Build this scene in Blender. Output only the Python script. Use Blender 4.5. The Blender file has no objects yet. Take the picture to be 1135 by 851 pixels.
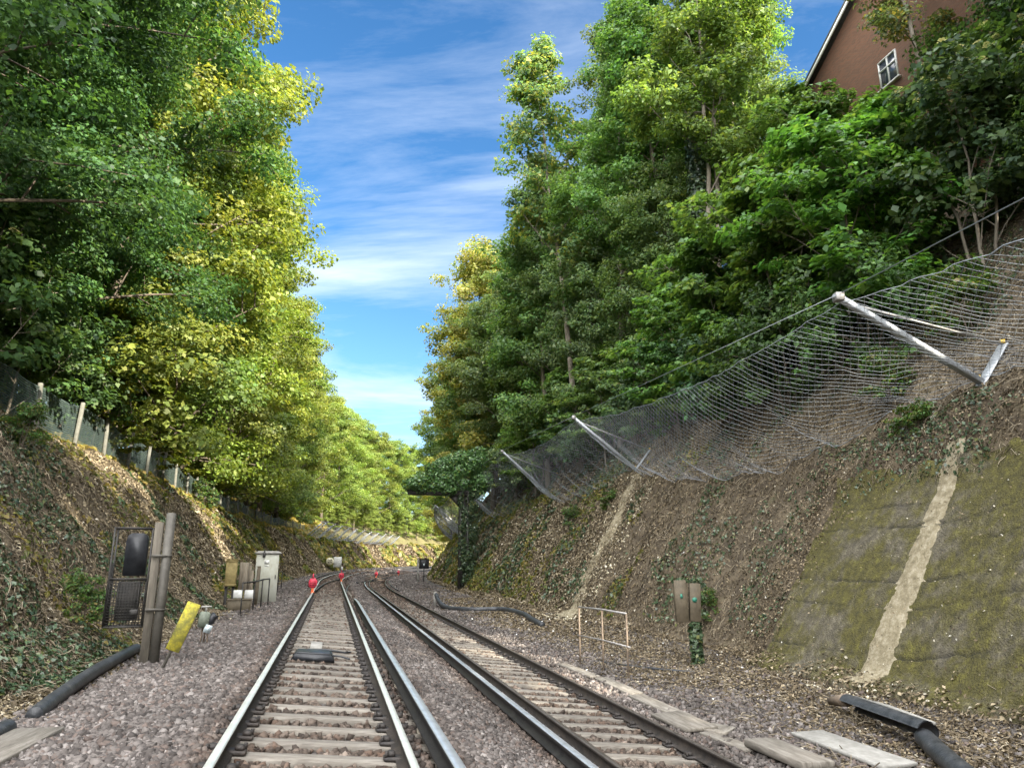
import bpy, math, random
import numpy as np
from mathutils import Vector, Matrix

random.seed(7)
rng = np.random.default_rng(11)
scene = bpy.context.scene
COL = scene.collection

# ------------------------------------------------------------------ layout
# s runs along the railway, t across it (positive to the right), z up.
DX = np.array((-.2389, .9710)); NX = np.array((.9710, .2389))
S0, RAD = 51.5, 340.0
def W(s, t, z):
    s = np.asarray(s, float); t = np.asarray(t, float); z = np.asarray(z, float)
    s, t, z = np.broadcast_arrays(s, t, z)
    th = np.maximum(s - S0, 0) / RAD
    ss = np.minimum(s, S0)
    nx = NX[0]*np.cos(th) - DX[0]*np.sin(th); ny = NX[1]*np.cos(th) - DX[1]*np.sin(th)
    x = ss*DX[0] + RAD*NX[0] + (t-RAD)*nx
    y = ss*DX[1] + RAD*NX[1] + (t-RAD)*ny
    return np.stack([x, y, z], -1)
def heading(s):
    th = max(s-S0, 0)/RAD
    d = DX*math.cos(th) + NX*math.sin(th)
    return math.atan2(d[1], d[0]) - math.pi/2     # rotation about z that turns +Y along the track
PT = np.array([(-90,17),(-60,16),(-30,13.5),(-20,11.0),(-12,7.3),(-9.2,5.3),(-8.0,4.95),(-7.0,4.1),(-4.4,.75),(-3.6,.12),(-3.0,0.0),(-1.75,.07),(-.95,.085),(-.83,.045),
  (-.75,.0),(.68,-.135),(.78,-.105),(1.5,-.19),(2.4,-.49),(2.88,-.545),(3.02,-.615),(4.45,-.75),(4.58,-.70),(5.1,-.705),(7.5,-.66),(9.0,-.6),(9.6,-.4),
  (11.2,2.05),(13.2,5.1),(15.0,7.3),(22.0,15.3),(26,17.0),(40,19),(90,20)])
def H(t): return np.interp(t, PT[:,0], PT[:,1])

def _hash(i, j, k):
    n = (i*374761393 + j*668265263 + k*1274126177) & 0xffffffff
    n = ((n ^ (n >> 13)) * 1274126177) & 0xffffffff
    return ((n ^ (n >> 16)) & 0xffff) / 65535.0
def noise2(x, y, seed=0):
    xi = np.floor(x).astype(np.int64); yi = np.floor(y).astype(np.int64)
    fx = x-xi; fy = y-yi; fx = fx*fx*(3-2*fx); fy = fy*fy*(3-2*fy)
    a = _hash(xi, yi, seed); b = _hash(xi+1, yi, seed); c = _hash(xi, yi+1, seed); d = _hash(xi+1, yi+1, seed)
    return (a*(1-fx)+b*fx)*(1-fy) + (c*(1-fx)+d*fx)*fy - .5
def fbm(x, y, seed=0, o=4):
    r = 0; a = 1
    for i in range(o):
        r = r + a*noise2(x*2**i, y*2**i, seed+i*17); a *= .5
    return r
def sstep(a, b, x):
    x = np.clip((x-a)/(b-a), 0, 1); return x*x*(3-2*x)

def in_slab(s, t):
    return sstep(15.5, 15.1, s) * sstep(9.15, 9.35, t) * sstep(12.0, 11.8, t)
def gz(s, t):
    """ground height with the roughness of the banks"""
    s = np.asarray(s, float); t = np.asarray(t, float)
    near = sstep(12, 7, s)*sstep(7.5, 9.5, t)*.5           # the right toe swings in close to the viewer
    h = H(t + near*sstep(16, 12, t))
    bank = np.maximum(sstep(-3.3, -4.6, t), sstep(9.2, 10.2, t))
    rough = bank*(.42*fbm(s*.45, t*.45, 3) + .30*fbm(s*1.9, t*1.9, 9, 3))
    lip = sstep(11.7, 12.4, t)*sstep(13.4, 12.6, t)*sstep(18, 14.5, s)*.35
    rough = rough*(1-.97*in_slab(s, t))
    bal = (1-bank)*.03*fbm(s*1.3, t*1.3, 5, 3)*np.minimum(1, np.abs(t-1.8)/4+.25)
    return h + rough + bal + lip

# ------------------------------------------------------------------ mesh helpers
def raw_mesh(name, verts, faces, mats, smooth=False, midx=None, col=None, uniform=4):
    """faces: (n,k) int array or list of lists"""
    me = bpy.data.meshes.new(name)
    v = np.ascontiguousarray(verts, np.float32)
    if isinstance(faces, np.ndarray):
        n, k = faces.shape
        lv = np.ascontiguousarray(faces, np.int32).ravel(); ls = np.arange(0, n*k, k, dtype=np.int32)
    else:
        n = len(faces); ln = np.array([len(f) for f in faces], np.int32)
        lv = np.array([i for f in faces for i in f], np.int32)
        ls = np.concatenate([[0], np.cumsum(ln)[:-1]]).astype(np.int32)
    me.vertices.add(len(v)); me.vertices.foreach_set('co', v.ravel())
    me.loops.add(len(lv)); me.loops.foreach_set('vertex_index', lv)
    me.polygons.add(n); me.polygons.foreach_set('loop_start', ls)
    if midx is not None: me.polygons.foreach_set('material_index', np.asarray(midx, np.int32))
    if smooth: me.polygons.foreach_set('use_smooth', np.ones(n, bool))
    for m in (mats if isinstance(mats, (list, tuple)) else [mats]): me.materials.append(m)
    if col is not None:
        a = me.attributes.new('col', 'FLOAT_COLOR', 'POINT')
        c = np.ones((len(v), 4), np.float32); c[:, :3] = col
        a.data.foreach_set('color', c.ravel())
    me.update(calc_edges=True); me.validate()
    return me
def link(name, me, parent=None, **tags):
    o = bpy.data.objects.new(name, me); COL.objects.link(o)
    if parent: o.parent = parent
    for k, v in tags.items(): o[k] = v
    return o
def thing(name, label, cat, loc=(0, 0, 0), rz=0, group=None):
    o = bpy.data.objects.new(name, None); COL.objects.link(o)
    o.location = loc; o.rotation_euler = (0, 0, rz); o['label'] = label; o['category'] = cat
    if group: o['group'] = group
    o.empty_display_size = .2
    return o

class MB:
    def __init__(s): s.v = []; s.f = []; s.m = []
    def add(s, v, f, m=0):
        b = len(s.v); s.v += [tuple(p) for p in v]; s.f += [[i+b for i in q] for q in f]; s.m += [m]*len(f)
        return s
    def box(s, c, d, rot=None, m=0, bev=.0):
        x, y, z = d[0]/2, d[1]/2, d[2]/2
        if bev <= 0:
            V = [(-x,-y,-z),(x,-y,-z),(x,y,-z),(-x,y,-z),(-x,-y,z),(x,-y,z),(x,y,z),(-x,y,z)]
            F = [(0,3,2,1),(4,5,6,7),(0,1,5,4),(1,2,6,5),(2,3,7,6),(3,0,4,7)]
        else:
            b = min(bev, x*.8, y*.8, z*.8); V = []
            for sz in (-1, 1):
                for lvl in (0, 1):
                    zz = sz*(z-(b if (lvl == 0) == (sz == 1) else 0)) if False else (sz*z if (lvl == (0 if sz < 0 else 1)) else sz*(z-b))
                    i = b if abs(abs(zz)-z) < 1e-9 else 0
                    X, Y = x-i, y-i
                    V += [(-X+b,-Y,zz),(X-b,-Y,zz),(X,-Y+b,zz),(X,Y-b,zz),(X-b,Y,zz),(-X+b,Y,zz),(-X,Y-b,zz),(-X,-Y+b,zz)]
            F = [tuple(range(7, -1, -1)), tuple(range(24, 32))]
            for l in range(3):
                for k in range(8):
                    a = l*8+k; c2 = l*8+(k+1) % 8
                    F.append((a, c2, c2+8, a+8))
        R = rot if rot is not None else Matrix.Identity(3)
        C = Vector(c)
        return s.add([C + R @ Vector(p) for p in V], F, m)
    def tube(s, pts, r, n=8, m=0, cap=True, r2=None):
        P = [Vector(p) for p in pts]; b = len(s.v); k = len(P)
        rs = r if isinstance(r, (list, tuple, np.ndarray)) else [r + ((r2-r)*i/(k-1) if r2 is not None else 0) for i in range(k)]
        up = None
        for i, p in enumerate(P):
            t = (P[min(i+1, k-1)]-P[max(i-1, 0)]).normalized()
            if up is None:
                up = Vector((0, 0, 1)) if abs(t.z) < .9 else Vector((1, 0, 0))
            a = t.cross(up)
            if a.length < 1e-5: a = t.orthogonal()
            a.normalize(); q = a.cross(t).normalized(); up = q
            for j in range(n):
                an = 2*math.pi*j/n
                s.v.append(tuple(p + (a*math.cos(an)+q*math.sin(an))*rs[i]))
        for i in range(k-1):
            for j in range(n):
                s.f.append([b+i*n+j, b+i*n+(j+1) % n, b+(i+1)*n+(j+1) % n, b+(i+1)*n+j]); s.m.append(m)
        if cap:
            s.f.append([b+j for j in range(n)][::-1]); s.f.append([b+(k-1)*n+j for j in range(n)]); s.m += [m, m]
        return s
    def prism(s, outline, a, b, frame=None, m=0):
        """outline list of 2-D points (x,z) extruded from y=a to y=b"""
        n = len(outline)
        V = [(x, a, z) for x, z in outline] + [(x, b, z) for x, z in outline]
        F = [list(range(n)), list(range(2*n-1, n-1, -1))] + [[i, i+n, (i+1) % n+n, (i+1) % n] for i in range(n)]
        if frame is not None: V = [frame @ Vector(p) for p in V]
        return s.add(V, F, m)
    def disc(s, c, r, th, axis='y', n=24, m=0):
        out = [(r*math.cos(2*math.pi*i/n), r*math.sin(2*math.pi*i/n)) for i in range(n)]
        return s.prism(out, -th/2, th/2, Matrix.Translation(c), m)
    def build(s, name, mats, parent=None, smooth=False, **tags):
        return link(name, raw_mesh(name, s.v, s.f, mats, smooth, s.m), parent, **tags)

# ------------------------------------------------------------------ materials
def nodes(name):
    m = bpy.data.materials.new(name); m.use_nodes = True
    nt = m.node_tree; nt.nodes.clear()
    out = nt.nodes.new('ShaderNodeOutputMaterial')
    return m, nt, out
def N(nt, typ, **kw):
    n = nt.nodes.new(typ)
    for k, v in kw.items():
        if k in n.inputs: n.inputs[k].default_value = v
        else: setattr(n, k, v)
    return n
def c4(c): return (c[0], c[1], c[2], 1)
def ramp(nt, stops):
    r = nt.nodes.new('ShaderNodeValToRGB'); e = r.color_ramp.elements
    while len(e) < len(stops): e.new(.5)
    for i, (p, c) in enumerate(stops): e[i].position = p; e[i].color = c4(c)
    return r
def mat(name, stops, scale=6, rough=.8, bump=.3, bscale=None, detail=6, metal=0, coords='Object', stretch=None, spec=.4, randomise=0):
    """noise-ramped surface; stops = colour or list of (pos, colour)"""
    m, nt, out = nodes(name); L = nt.links.new
    b = N(nt, 'ShaderNodeBsdfPrincipled', Roughness=rough, Metallic=metal)
    b.inputs['Specular IOR Level'].default_value = spec
    tc = N(nt, 'ShaderNodeTexCoord'); src = tc.outputs[coords]
    if stretch:
        mp = N(nt, 'ShaderNodeMapping'); mp.inputs['Scale'].default_value = stretch; L(src, mp.inputs['Vector']); src = mp.outputs[0]
    if not isinstance(stops, list): stops = [(.3, tuple(x*.72 for x in stops)), (.7, tuple(min(1, x*1.22) for x in stops))]
    nz = N(nt, 'ShaderNodeTexNoise', Scale=scale, Detail=detail, Roughness=.65); L(src, nz.inputs['Vector'])
    rp = ramp(nt, stops); L(nz.outputs['Fac'], rp.inputs[0]); colr = rp.outputs[0]
    if randomise:
        oi = N(nt, 'ShaderNodeObjectInfo'); mr = N(nt, 'ShaderNodeMapRange'); mr.inputs[3].default_value = 1-randomise; mr.inputs[4].default_value = 1+randomise
        L(oi.outputs['Random'], mr.inputs[0])
        mx = N(nt, 'ShaderNodeMix', data_type='RGBA', blend_type='MULTIPLY'); mx.inputs[0].default_value = 1
        L(colr, mx.inputs[6]); L(mr.outputs[0], mx.inputs[7]); colr = mx.outputs[2]
    L(colr, b.inputs['Base Color'])
    if bump:
        n2 = N(nt, 'ShaderNodeTexNoise', Scale=bscale or scale*6, Detail=4); L(src, n2.inputs['Vector'])
        bp = N(nt, 'ShaderNodeBump', Strength=bump, Distance=.02); L(n2.outputs['Fac'], bp.inputs['Height']); L(bp.outputs[0], b.inputs['Normal'])
    L(b.outputs[0], out.inputs[0]); return m
def leaf_mat(name, trans=.4, rough=.5, gain=1., spec=.35):
    """thin leaf: the leaf's own colour attribute times the object colour"""
    m, nt, out = nodes(name); L = nt.links.new
    at = N(nt, 'ShaderNodeAttribute', attribute_name='col'); oi = N(nt, 'ShaderNodeObjectInfo')
    mx = N(nt, 'ShaderNodeMix', data_type='RGBA', blend_type='MULTIPLY'); mx.inputs[0].default_value = 1
    L(at.outputs['Color'], mx.inputs[6]); L(oi.outputs['Color'], mx.inputs[7])
    b = N(nt, 'ShaderNodeBsdfPrincipled', Roughness=rough); b.inputs['Specular IOR Level'].default_value = spec
    L(mx.outputs[2], b.inputs['Base Color'])
    if trans > 0:
        tr = N(nt, 'ShaderNodeBsdfTranslucent')
        m2 = N(nt, 'ShaderNodeMix', data_type='RGBA', blend_type='MULTIPLY'); m2.inputs[0].default_value = 1
        L(mx.outputs[2], m2.inputs[6]); m2.inputs[7].default_value = (1.6, 1.5, .7, 1)
        L(m2.outputs[2], tr.inputs['Color'])
        ms = N(nt, 'ShaderNodeMixShader'); ms.inputs[0].default_value = trans
        L(b.outputs[0], ms.inputs[1]); L(tr.outputs[0], ms.inputs[2]); L(ms.outputs[0], out.inputs[0])
    else: L(b.outputs[0], out.inputs[0])
    return m
M = {}
M['leaf'] = leaf_mat('leaf_green', .42)
M['ivy'] = leaf_mat('ivy_leaf', .12, .38, spec=.5)
M['litter'] = leaf_mat('dead_leaf', .05, .75, spec=.2)
M['petal'] = leaf_mat('cream_petal', .2, .7)
M['stone'] = leaf_mat('ballast_stone', 0, .85, spec=.25)
M['bark'] = mat('bark', [(.3, (.05, .04, .03)), (.6, (.13, .105, .08)), (.8, (.22, .19, .15))], 3, .9, .8, 14, stretch=(1, 1, .25))
M['pale_bark'] = mat('pale_bark', [(.3, (.11, .092, .07)), (.6, (.22, .19, .15)), (.8, (.33, .29, .24))], 3, .9, .6, 14, stretch=(1, 1, .3))
M['soil'] = mat('bank_soil', [(.25, (.028, .022, .014)), (.45, (.066, .051, .033)), (.6, (.11, .086, .055)), (.78, (.06, .062, .026))], 1.3, .95, 1., 22, 10, coords='Object')
M['ballast'] = mat('ballast_bed', [(.3, (.028, .023, .02)), (.5, (.07, .06, .053)), (.7, (.125, .109, .098))], 19, .9, 1., 30, 8)
M['upland'] = mat('grassy_upland', [(.3, (.06, .06, .022)), (.5, (.13, .11, .045)), (.7, (.10, .12, .035))], .9, .95, .8, 9, 8)
M['rust'] = mat('rail_rust', [(.3, (.012, .011, .011)), (.65, (.045, .036, .03)), (.85, (.075, .055, .04))], 9, .65, .3)
M['polish'] = mat('polished_rail_head', [(.3, (.50, .52, .48)), (.7, (.66, .68, .64))], 5, .36, .05, metal=.45, stretch=(1, 1, 1))
M['dullhead'] = mat('dull_rail_head', [(.3, (.07, .06, .05)), (.7, (.15, .13, .115))], 7, .42, .1, metal=.5)
M['condhead'] = mat('conductor_head', [(.3, (.30, .33, .36)), (.7, (.46, .49, .52))], 5, .33, .05, metal=.5)
M['black_rail'] = mat('blackened_rail', [(.3, (.008, .008, .009)), (.8, (.03, .028, .027))], 8, .55, .2)
M['insul'] = mat('insulator_pot', (.28, .25, .2), 20, .5, .1)
M['sleeper'] = mat('weathered_sleeper', [(.25, (.055, .046, .038)), (.48, (.15, .133, .112)), (.75, (.25, .23, .20))], 9, .9, .6, 30, coords='Object', stretch=(.35, 1.6, 1), randomise=.22)
M['plank'] = mat('grey_plank', [(.25, (.07, .06, .05)), (.5, (.16, .143, .12)), (.75, (.26, .24, .21))], 7, .9, .5, 24, stretch=(2.5, .35, 1), randomise=.15)
M['concrete'] = mat('grey_concrete', [(.3, (.18, .172, .155)), (.7, (.32, .31, .285))], 8, .9, .3)
M['galv'] = mat('galvanised_steel', [(.3, (.28, .30, .32)), (.7, (.46, .48, .50))], 10, .45, .1, metal=.55)
M['wire'] = mat('net_wire', (.22, .24, .26), 9, .5, 0, metal=.3)
M['rope'] = mat('steel_rope', (.22, .24, .25), 9, .5, 0, metal=.5)
M['steel'] = mat('grey_steel', [(.3, (.055, .05, .042)), (.7, (.115, .107, .09))], 5, .6, .2, metal=.2)
M['darksteel'] = mat('dark_steel', [(.3, (.018, .018, .017)), (.7, (.055, .05, .045))], 8, .6, .2, metal=.2)
M['black'] = mat('black_rubber', [(.3, (.010, .011, .013)), (.7, (.035, .037, .042))], 7, .42, .1)
M['pipe'] = mat('black_plastic', [(.35, (.014, .016, .019)), (.6, (.045, .048, .052)), (.8, (.13, .12, .105))], 5, .5, .3, spec=.5)
M['handrail'] = mat('handrail_steel', [(.3, (.2, .19, .18)), (.7, (.36, .35, .34))], 12, .5, .1, metal=.4)
M['rustpost'] = mat('rusty_post', [(.3, (.10, .075, .055)), (.7, (.22, .17, .125))], 12, .8, .2)
M['yellow'] = mat('mossy_yellow', [(.34, (.07, .07, .025)), (.5, (.22, .20, .03)), (.66, (.50, .42, .03))], 7, .75, .2, detail=8)
M['ochre'] = mat('ochre_box', [(.3, (.16, .125, .045)), (.7, (.30, .235, .10))], 8, .75, .2)
M['wood'] = mat('old_wood', [(.3, (.10, .08, .055)), (.7, (.25, .215, .165))], 5, .9, .4, 20, stretch=(3, 3, .4))
M['darkwood'] = mat('dark_wood', [(.3, (.06, .052, .04)), (.7, (.15, .132, .105))], 5, .9, .4, 20, stretch=(3, 3, .4))
M['brownbox'] = mat('brown_box', [(.3, (.06, .048, .03)), (.7, (.13, .105, .07))], 6, .7, .2)
M['cab'] = mat('cabinet_paint', [(.3, (.27, .265, .20)), (.5, (.38, .38, .32)), (.7, (.46, .46, .41))], 2.5, .6, .05, stretch=(1, 1, .5))
M['white'] = mat('white_paint', (.56, .56, .53), 6, .6, .05)
M['red'] = mat('red_board', [(.3, (.60, .04, .075)), (.7, (.70, .065, .11))], 9, .55, .05)
M['darkred'] = mat('dark_red_band', (.16, .015, .02), 9, .6, 0)
M['orange'] = mat('orange_clip', (.75, .16, .05), 9, .6, 0)
M['cream'] = mat('cream_sign', (.62, .58, .42), 9, .6, .05)
M['brick'] = None
M['fencewire'] = mat('green_mesh', [(.3, (.07, .105, .10)), (.7, (.12, .165, .155))], 3, .7, 0)
M['fencepost'] = mat('fence_post', [(.3, (.11, .11, .095)), (.7, (.21, .21, .185))], 8, .9, .2)
M['chalk'] = mat('chalky_spoil', [(.28, (.10, .083, .05)), (.48, (.195, .165, .105)), (.72, (.34, .305, .225))], 7, .95, 1., 26, 9)
M['greenpaint'] = mat('grey_green_paint', [(.3, (.09, .11, .085)), (.7, (.19, .21, .165))], 12, .6, .1)
M['paleblue'] = mat('pale_blue_plate', (.50, .58, .60), 9, .5, 0)
M['glass'] = mat('dark_window_glass', (.05, .06, .08), 2, .06, 0, spec=.8)
M['yellowcap'] = mat('yellow_cap', (.65, .42, .04), 9, .5, 0)
M['gtag'] = mat('green_tag', (.03, .16, .11), 9, .5, 0)
def brick_mat():
    m, nt, out = nodes('red_brick'); L = nt.links.new
    tc = N(nt, 'ShaderNodeTexCoord'); b = N(nt, 'ShaderNodeBsdfPrincipled', Roughness=.9)
    sx = N(nt, 'ShaderNodeSeparateXYZ'); mp = N(nt, 'ShaderNodeCombineXYZ'); L(tc.outputs['Object'], sx.inputs[0]); L(sx.outputs[1], mp.inputs[0]); L(sx.outputs[2], mp.inputs[1])
    br = N(nt, 'ShaderNodeTexBrick', Scale=1.0); br.inputs['Color1'].default_value = (.125, .042, .016, 1); br.inputs['Color2'].default_value = (.075, .026, .011, 1)
    br.inputs['Mortar'].default_value = (.09, .06, .035, 1); br.inputs['Mortar Size'].default_value = .012
    br.inputs['Brick Width'].default_value = .225; br.inputs['Row Height'].default_value = .075
    L(mp.outputs[0], br.inputs[0]); L(br.outputs[0], b.inputs['Base Color']); L(b.outputs[0], out.inputs[0])
    return m
M['brick'] = brick_mat()
def slab_mat():
    """old shuttered concrete: grey-brown, patches of olive moss, horizontal lift joints"""
    m, nt, out = nodes('mossy_concrete'); L = nt.links.new
    b = N(nt, 'ShaderNodeBsdfPrincipled', Roughness=.92); tc = N(nt, 'ShaderNodeTexCoord')
    n1 = N(nt, 'ShaderNodeTexNoise', Scale=.75, Detail=9, Roughness=.72); L(tc.outputs['Object'], n1.inputs['Vector'])
    n2 = N(nt, 'ShaderNodeTexNoise', Scale=7, Detail=8, Roughness=.7); L(tc.outputs['Object'], n2.inputs['Vector'])
    c1 = ramp(nt, [(.3, (.045, .039, .027)), (.55, (.10, .087, .058)), (.75, (.20, .178, .13))]); L(n2.outputs['Fac'], c1.inputs[0])
    c2 = ramp(nt, [(.3, (.028, .025, .007)), (.55, (.075, .066, .014)), (.75, (.14, .132, .022))]); L(n2.outputs['Fac'], c2.inputs[0])
    rm = ramp(nt, [(.40, (0, 0, 0)), (.52, (1, 1, 1))]); L(n1.outputs['Fac'], rm.inputs[0])
    mx = N(nt, 'ShaderNodeMix', data_type='RGBA'); L(rm.outputs[0], mx.inputs[0]); L(c1.outputs[0], mx.inputs[6]); L(c2.outputs[0], mx.inputs[7])
    at = N(nt, 'ShaderNodeAttribute', attribute_name='col'); mm = N(nt, 'ShaderNodeMix', data_type='RGBA', blend_type='MULTIPLY'); mm.inputs[0].default_value = 1
    L(mx.outputs[2], mm.inputs[6]); L(at.outputs['Color'], mm.inputs[7]); L(mm.outputs[2], b.inputs['Base Color'])
    n3 = N(nt, 'ShaderNodeTexNoise', Scale=30, Detail=6); L(tc.outputs['Object'], n3.inputs['Vector'])
    bp = N(nt, 'ShaderNodeBump', Strength=1., Distance=.06); L(n3.outputs['Fac'], bp.inputs['Height']); L(bp.outputs[0], b.inputs['Normal'])
    L(b.outputs[0], out.inputs[0]); return m
M['slab'] = slab_mat()

# ------------------------------------------------------------------ ground
def srange(segs):
    r = []
    for a, b, st in segs: r += list(np.arange(a, b, st))
    return np.array(r + [segs[-1][1]])
def sheet(name, S, T, m, zf=gz, lift=0, **tags):
    ss, tt = np.meshgrid(S, T, indexing='ij'); z = zf(ss, tt) + lift
    v = W(ss, tt, z).reshape(-1, 3); a, b = len(S), len(T)
    i = (np.arange(a-1)[:, None]*b + np.arange(b-1)[None, :]).ravel()
    f = np.stack([i, i+b, i+b+1, i+1], 1)[:, ::-1]
    return link(name, raw_mesh(name, v, f, m, smooth=True), **tags)
S_all = srange([(-40, 4, 2), (4, 34, .22), (34, 70, .5), (70, 130, 1.2), (130, 320, 4)])
sheet('ground', S_all, srange([(-3.5, 9.3, .2)]), M['ballast'], kind='structure')
sheet('left_bank', S_all, srange([(-9.0, -3.5, .18)]), M['soil'], kind='structure')
sheet('right_bank', S_all, srange([(9.3, 14, .18), (14, 24, .5)]), M['soil'], kind='structure')
SF = srange([(-40, 130, 2), (130, 320, 4)])
sheet('left_hillside', S_all, srange([(-20, -9.0, .6)]), M['upland'], kind='structure')
sheet('terrain', srange([(-400, -40, 60), (-40, 320, 8), (320, 900, 60)]) if False else SF, srange([(-90, -20, 5)]), M['upland'], kind='structure')
sheet('terrain', SF, srange([(24, 90, 4)]), M['upland'], kind='structure')

# ------------------------------------------------------------------ scattered ground cover (nobody could count it)
def surf(s, t):
    e = .06
    p = W(s, t, gz(s, t)); a = W(s+e, t, gz(s+e, t))-p; b = W(s, t+e, gz(s, t+e))-p
    n = np.cross(b, a); n /= np.linalg.norm(n, axis=1, keepdims=True)
    n[n[:, 2] < 0] *= -1
    return p, n
def unit(v): return v/np.maximum(np.linalg.norm(v, axis=-1, keepdims=True), 1e-9)
def leaves(P, nrm, size, width=.62, fold=.18):
    """kite-shaped leaves: P centres, nrm normals, size per leaf"""
    n = len(P)
    r = rng.normal(size=(n, 3)); a = unit(np.cross(nrm, r)); b = np.cross(nrm, a)
    L = size[:, None]; up = nrm*L*fold
    v = np.empty((n, 4, 3), np.float32)
    v[:, 0] = P - a*L*.5; v[:, 1] = P + b*L*width*.5 - a*L*.05 + up; v[:, 2] = P + a*L*.5; v[:, 3] = P - b*L*width*.5 - a*L*.05 + up
    return v.reshape(-1, 3), np.arange(n*4, dtype=np.int32).reshape(n, 4)
def pick(n, cols, w, jit=.25):
    cols = np.array(cols); k = rng.choice(len(cols), n, p=np.array(w)/sum(w))
    return cols[k]*rng.uniform(1-jit, 1+jit, (n, 1))
def scatter_st(n, s0, s1, t0, t1, power=1.6):
    """more points near the viewer"""
    u = rng.uniform(0, 1, n); s = s0*(s1/s0)**(u**(power/1.6)); t = rng.uniform(t0, t1, n)
    return s, t
def litter(name, n, s0, s1, t0, t1, cols, w, sz, m, keep=None, tilt=.7, off=.012, label=None):
    s, t = scatter_st(n, s0, s1, t0, t1)
    if keep is not None:
        k = keep(s, t); s, t = s[k], t[k]
    p, nn = surf(s, t)
    nn = unit(nn + rng.normal(size=nn.shape)*tilt)
    d = np.maximum(1, s/17)
    size = rng.uniform(sz[0], sz[1], len(s))*d
    v, f = leaves(p + nn*off*d[:, None] + np.array((0, 0, .01)), nn, size)
    c = np.repeat(pick(len(s), cols, w), 4, 0)
    return link(name, raw_mesh(name, v, f, m, col=c), kind='stuff')
BROWN = [(.115, .088, .054), (.185, .145, .092), (.275, .225, .15), (.055, .042, .028), (.40, .365, .29)]
noslab = lambda s, t: in_slab(s, t) < .5
litter('leaf_litter', 300000, 5, 110, 9.3, 19, BROWN, [4, 4, 2, 4, .3], (.03, .085), M['litter'], lambda s, t: noslab(s, t) & (rng.uniform(size=len(s)) < .8+.7*fbm(s*.6, t*.6, 21)))
LIGHT = [(.17, .135, .085), (.26, .215, .14), (.36, .31, .215), (.08, .062, .04), (.48, .44, .36)]
litter('leaf_litter', 60000, 28, 110, 9.3, 13.6, LIGHT, [4, 3, 2, 4, .2], (.03, .07), M['litter'], off=.03)
litter('leaf_litter', 130000, 9, 100, -8.6, -3.1, LIGHT, [4, 3, 1.6, 4, .25], (.035, .09), M['litter'])
litter('leaf_litter', 75000, 5, 60, 5.2, 9.5, BROWN, [4, 4, 2.4, 3, .5], (.03, .08), M['litter'], lambda s, t: rng.uniform(size=len(s)) < sstep(5.4, 7.4, t + 1.6*fbm(s*.5, t*.5, 4)))
litter('leaf_litter', 6000, 6, 40, -3.4, -2.3, BROWN, [3, 4, 3, 2, .6], (.04, .08), M['litter'], lambda s, t: rng.uniform(size=len(s)) < sstep(-2.3, -3.2, t))
IVY = [(.03, .055, .026), (.048, .082, .036), (.075, .115, .058), (.10, .11, .035)]
litter('ivy_cover', 48000, 9, 70, -8.3, -3.3, IVY, [4, 4, 1.4, .8], (.06, .12), M['ivy'], lambda s, t: fbm(s*.55, t*.8, 31) > (.17 + .2*sstep(18, 30, s) - .17*sstep(17, 12, s)), tilt=.6, off=.05)
litter('ivy_cover', 70000, 6, 80, 9.8, 20, IVY, [4, 4, 1.2, 1.4], (.06, .12), M['ivy'], lambda s, t: noslab(s, t) & (fbm(s*.6, t*.8, 41) > .13 - .05*sstep(30, 60, s)), tilt=.6, off=.05)
GRASSC = [(.12, .135, .035), (.18, .17, .05), (.26, .21, .075), (.08, .11, .03)]
litter('bank_weeds', 26000, 14, 240, -8.6, -3.4, GRASSC, [3, 3, 3, 2], (.06, .16), M['leaf'], lambda s, t: fbm(s*.4, t*.5, 51) > .12, tilt=1., off=.05)
litter('bank_weeds', 20000, 24, 120, 9.6, 14, GRASSC, [3, 3, 2, 3], (.06, .14), M['leaf'], lambda s, t: fbm(s*.4, t*.5, 61) > .05, tilt=1., off=.05)
litter('hillside_grass', 26000, 20, 130, -14, -8.2, [(.30, .25, .08), (.36, .27, .10), (.20, .22, .05)], [3, 3, 2], (.10, .24), M['leaf'], tilt=1., off=.06)

def twigs(name, n, s0, s1, t0, t1, L, keep=None, cols=((.17, .135, .09), (.29, .245, .175), (.085, .068, .046))):
    s, t = scatter_st(n, s0, s1, t0, t1)
    if keep is not None: k = keep(s, t); s, t = s[k], t[k]
    n = len(s); p, nn = surf(s, t); r = rng.normal(size=(n, 3)); a = unit(np.cross(nn, r) + nn*rng.uniform(-.15, .45, (n, 1)))
    # trailing stems hang mostly down the slope
    dn = unit(np.cross(nn, np.cross(nn, np.array((0, 0, 1.))) )); a = unit(a + dn*rng.uniform(-.9, .9, (n, 1)))
    b = unit(np.cross(a, nn)); l = rng.uniform(*L, n)[:, None]; w = (rng.uniform(.0025, .007, n)*np.maximum(1, s/16))[:, None]
    q = p + nn*.03; bend = nn*l*rng.uniform(.0, .16, (n, 1)); c = np.cross(a, b)
    V = np.empty((n, 9, 3), np.float32)
    for k, (x, o) in enumerate(((-.5, 0), (0, 1), (.5, 0))):
        cen = q + a*l*x + bend*o
        V[:, k*3] = cen + b*w; V[:, k*3+1] = cen - b*w*.6 + c*w; V[:, k*3+2] = cen - b*w*.6 - c*w
    i = (np.arange(n)*9)[:, None]
    F = np.concatenate([i + np.array([[k*3+j, k*3+(j+1) % 3, k*3+3+(j+1) % 3, k*3+3+j]]) for k in range(2) for j in range(3)])
    link(name, raw_mesh(name, V.reshape(-1, 3), F.astype(np.int32), M['litter'], col=np.repeat(pick(n, cols, [3, 2, 3]), 9, 0)), kind='stuff')
twigs('dead_twigs', 42000, 5, 70, 9.6, 18, (.08, .36), noslab)
litter('leaf_litter', 26000, 90, 240, -8.6, -3.1, BROWN, [4, 3, 1, 4, .1], (.03, .06), M['litter'])
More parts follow.
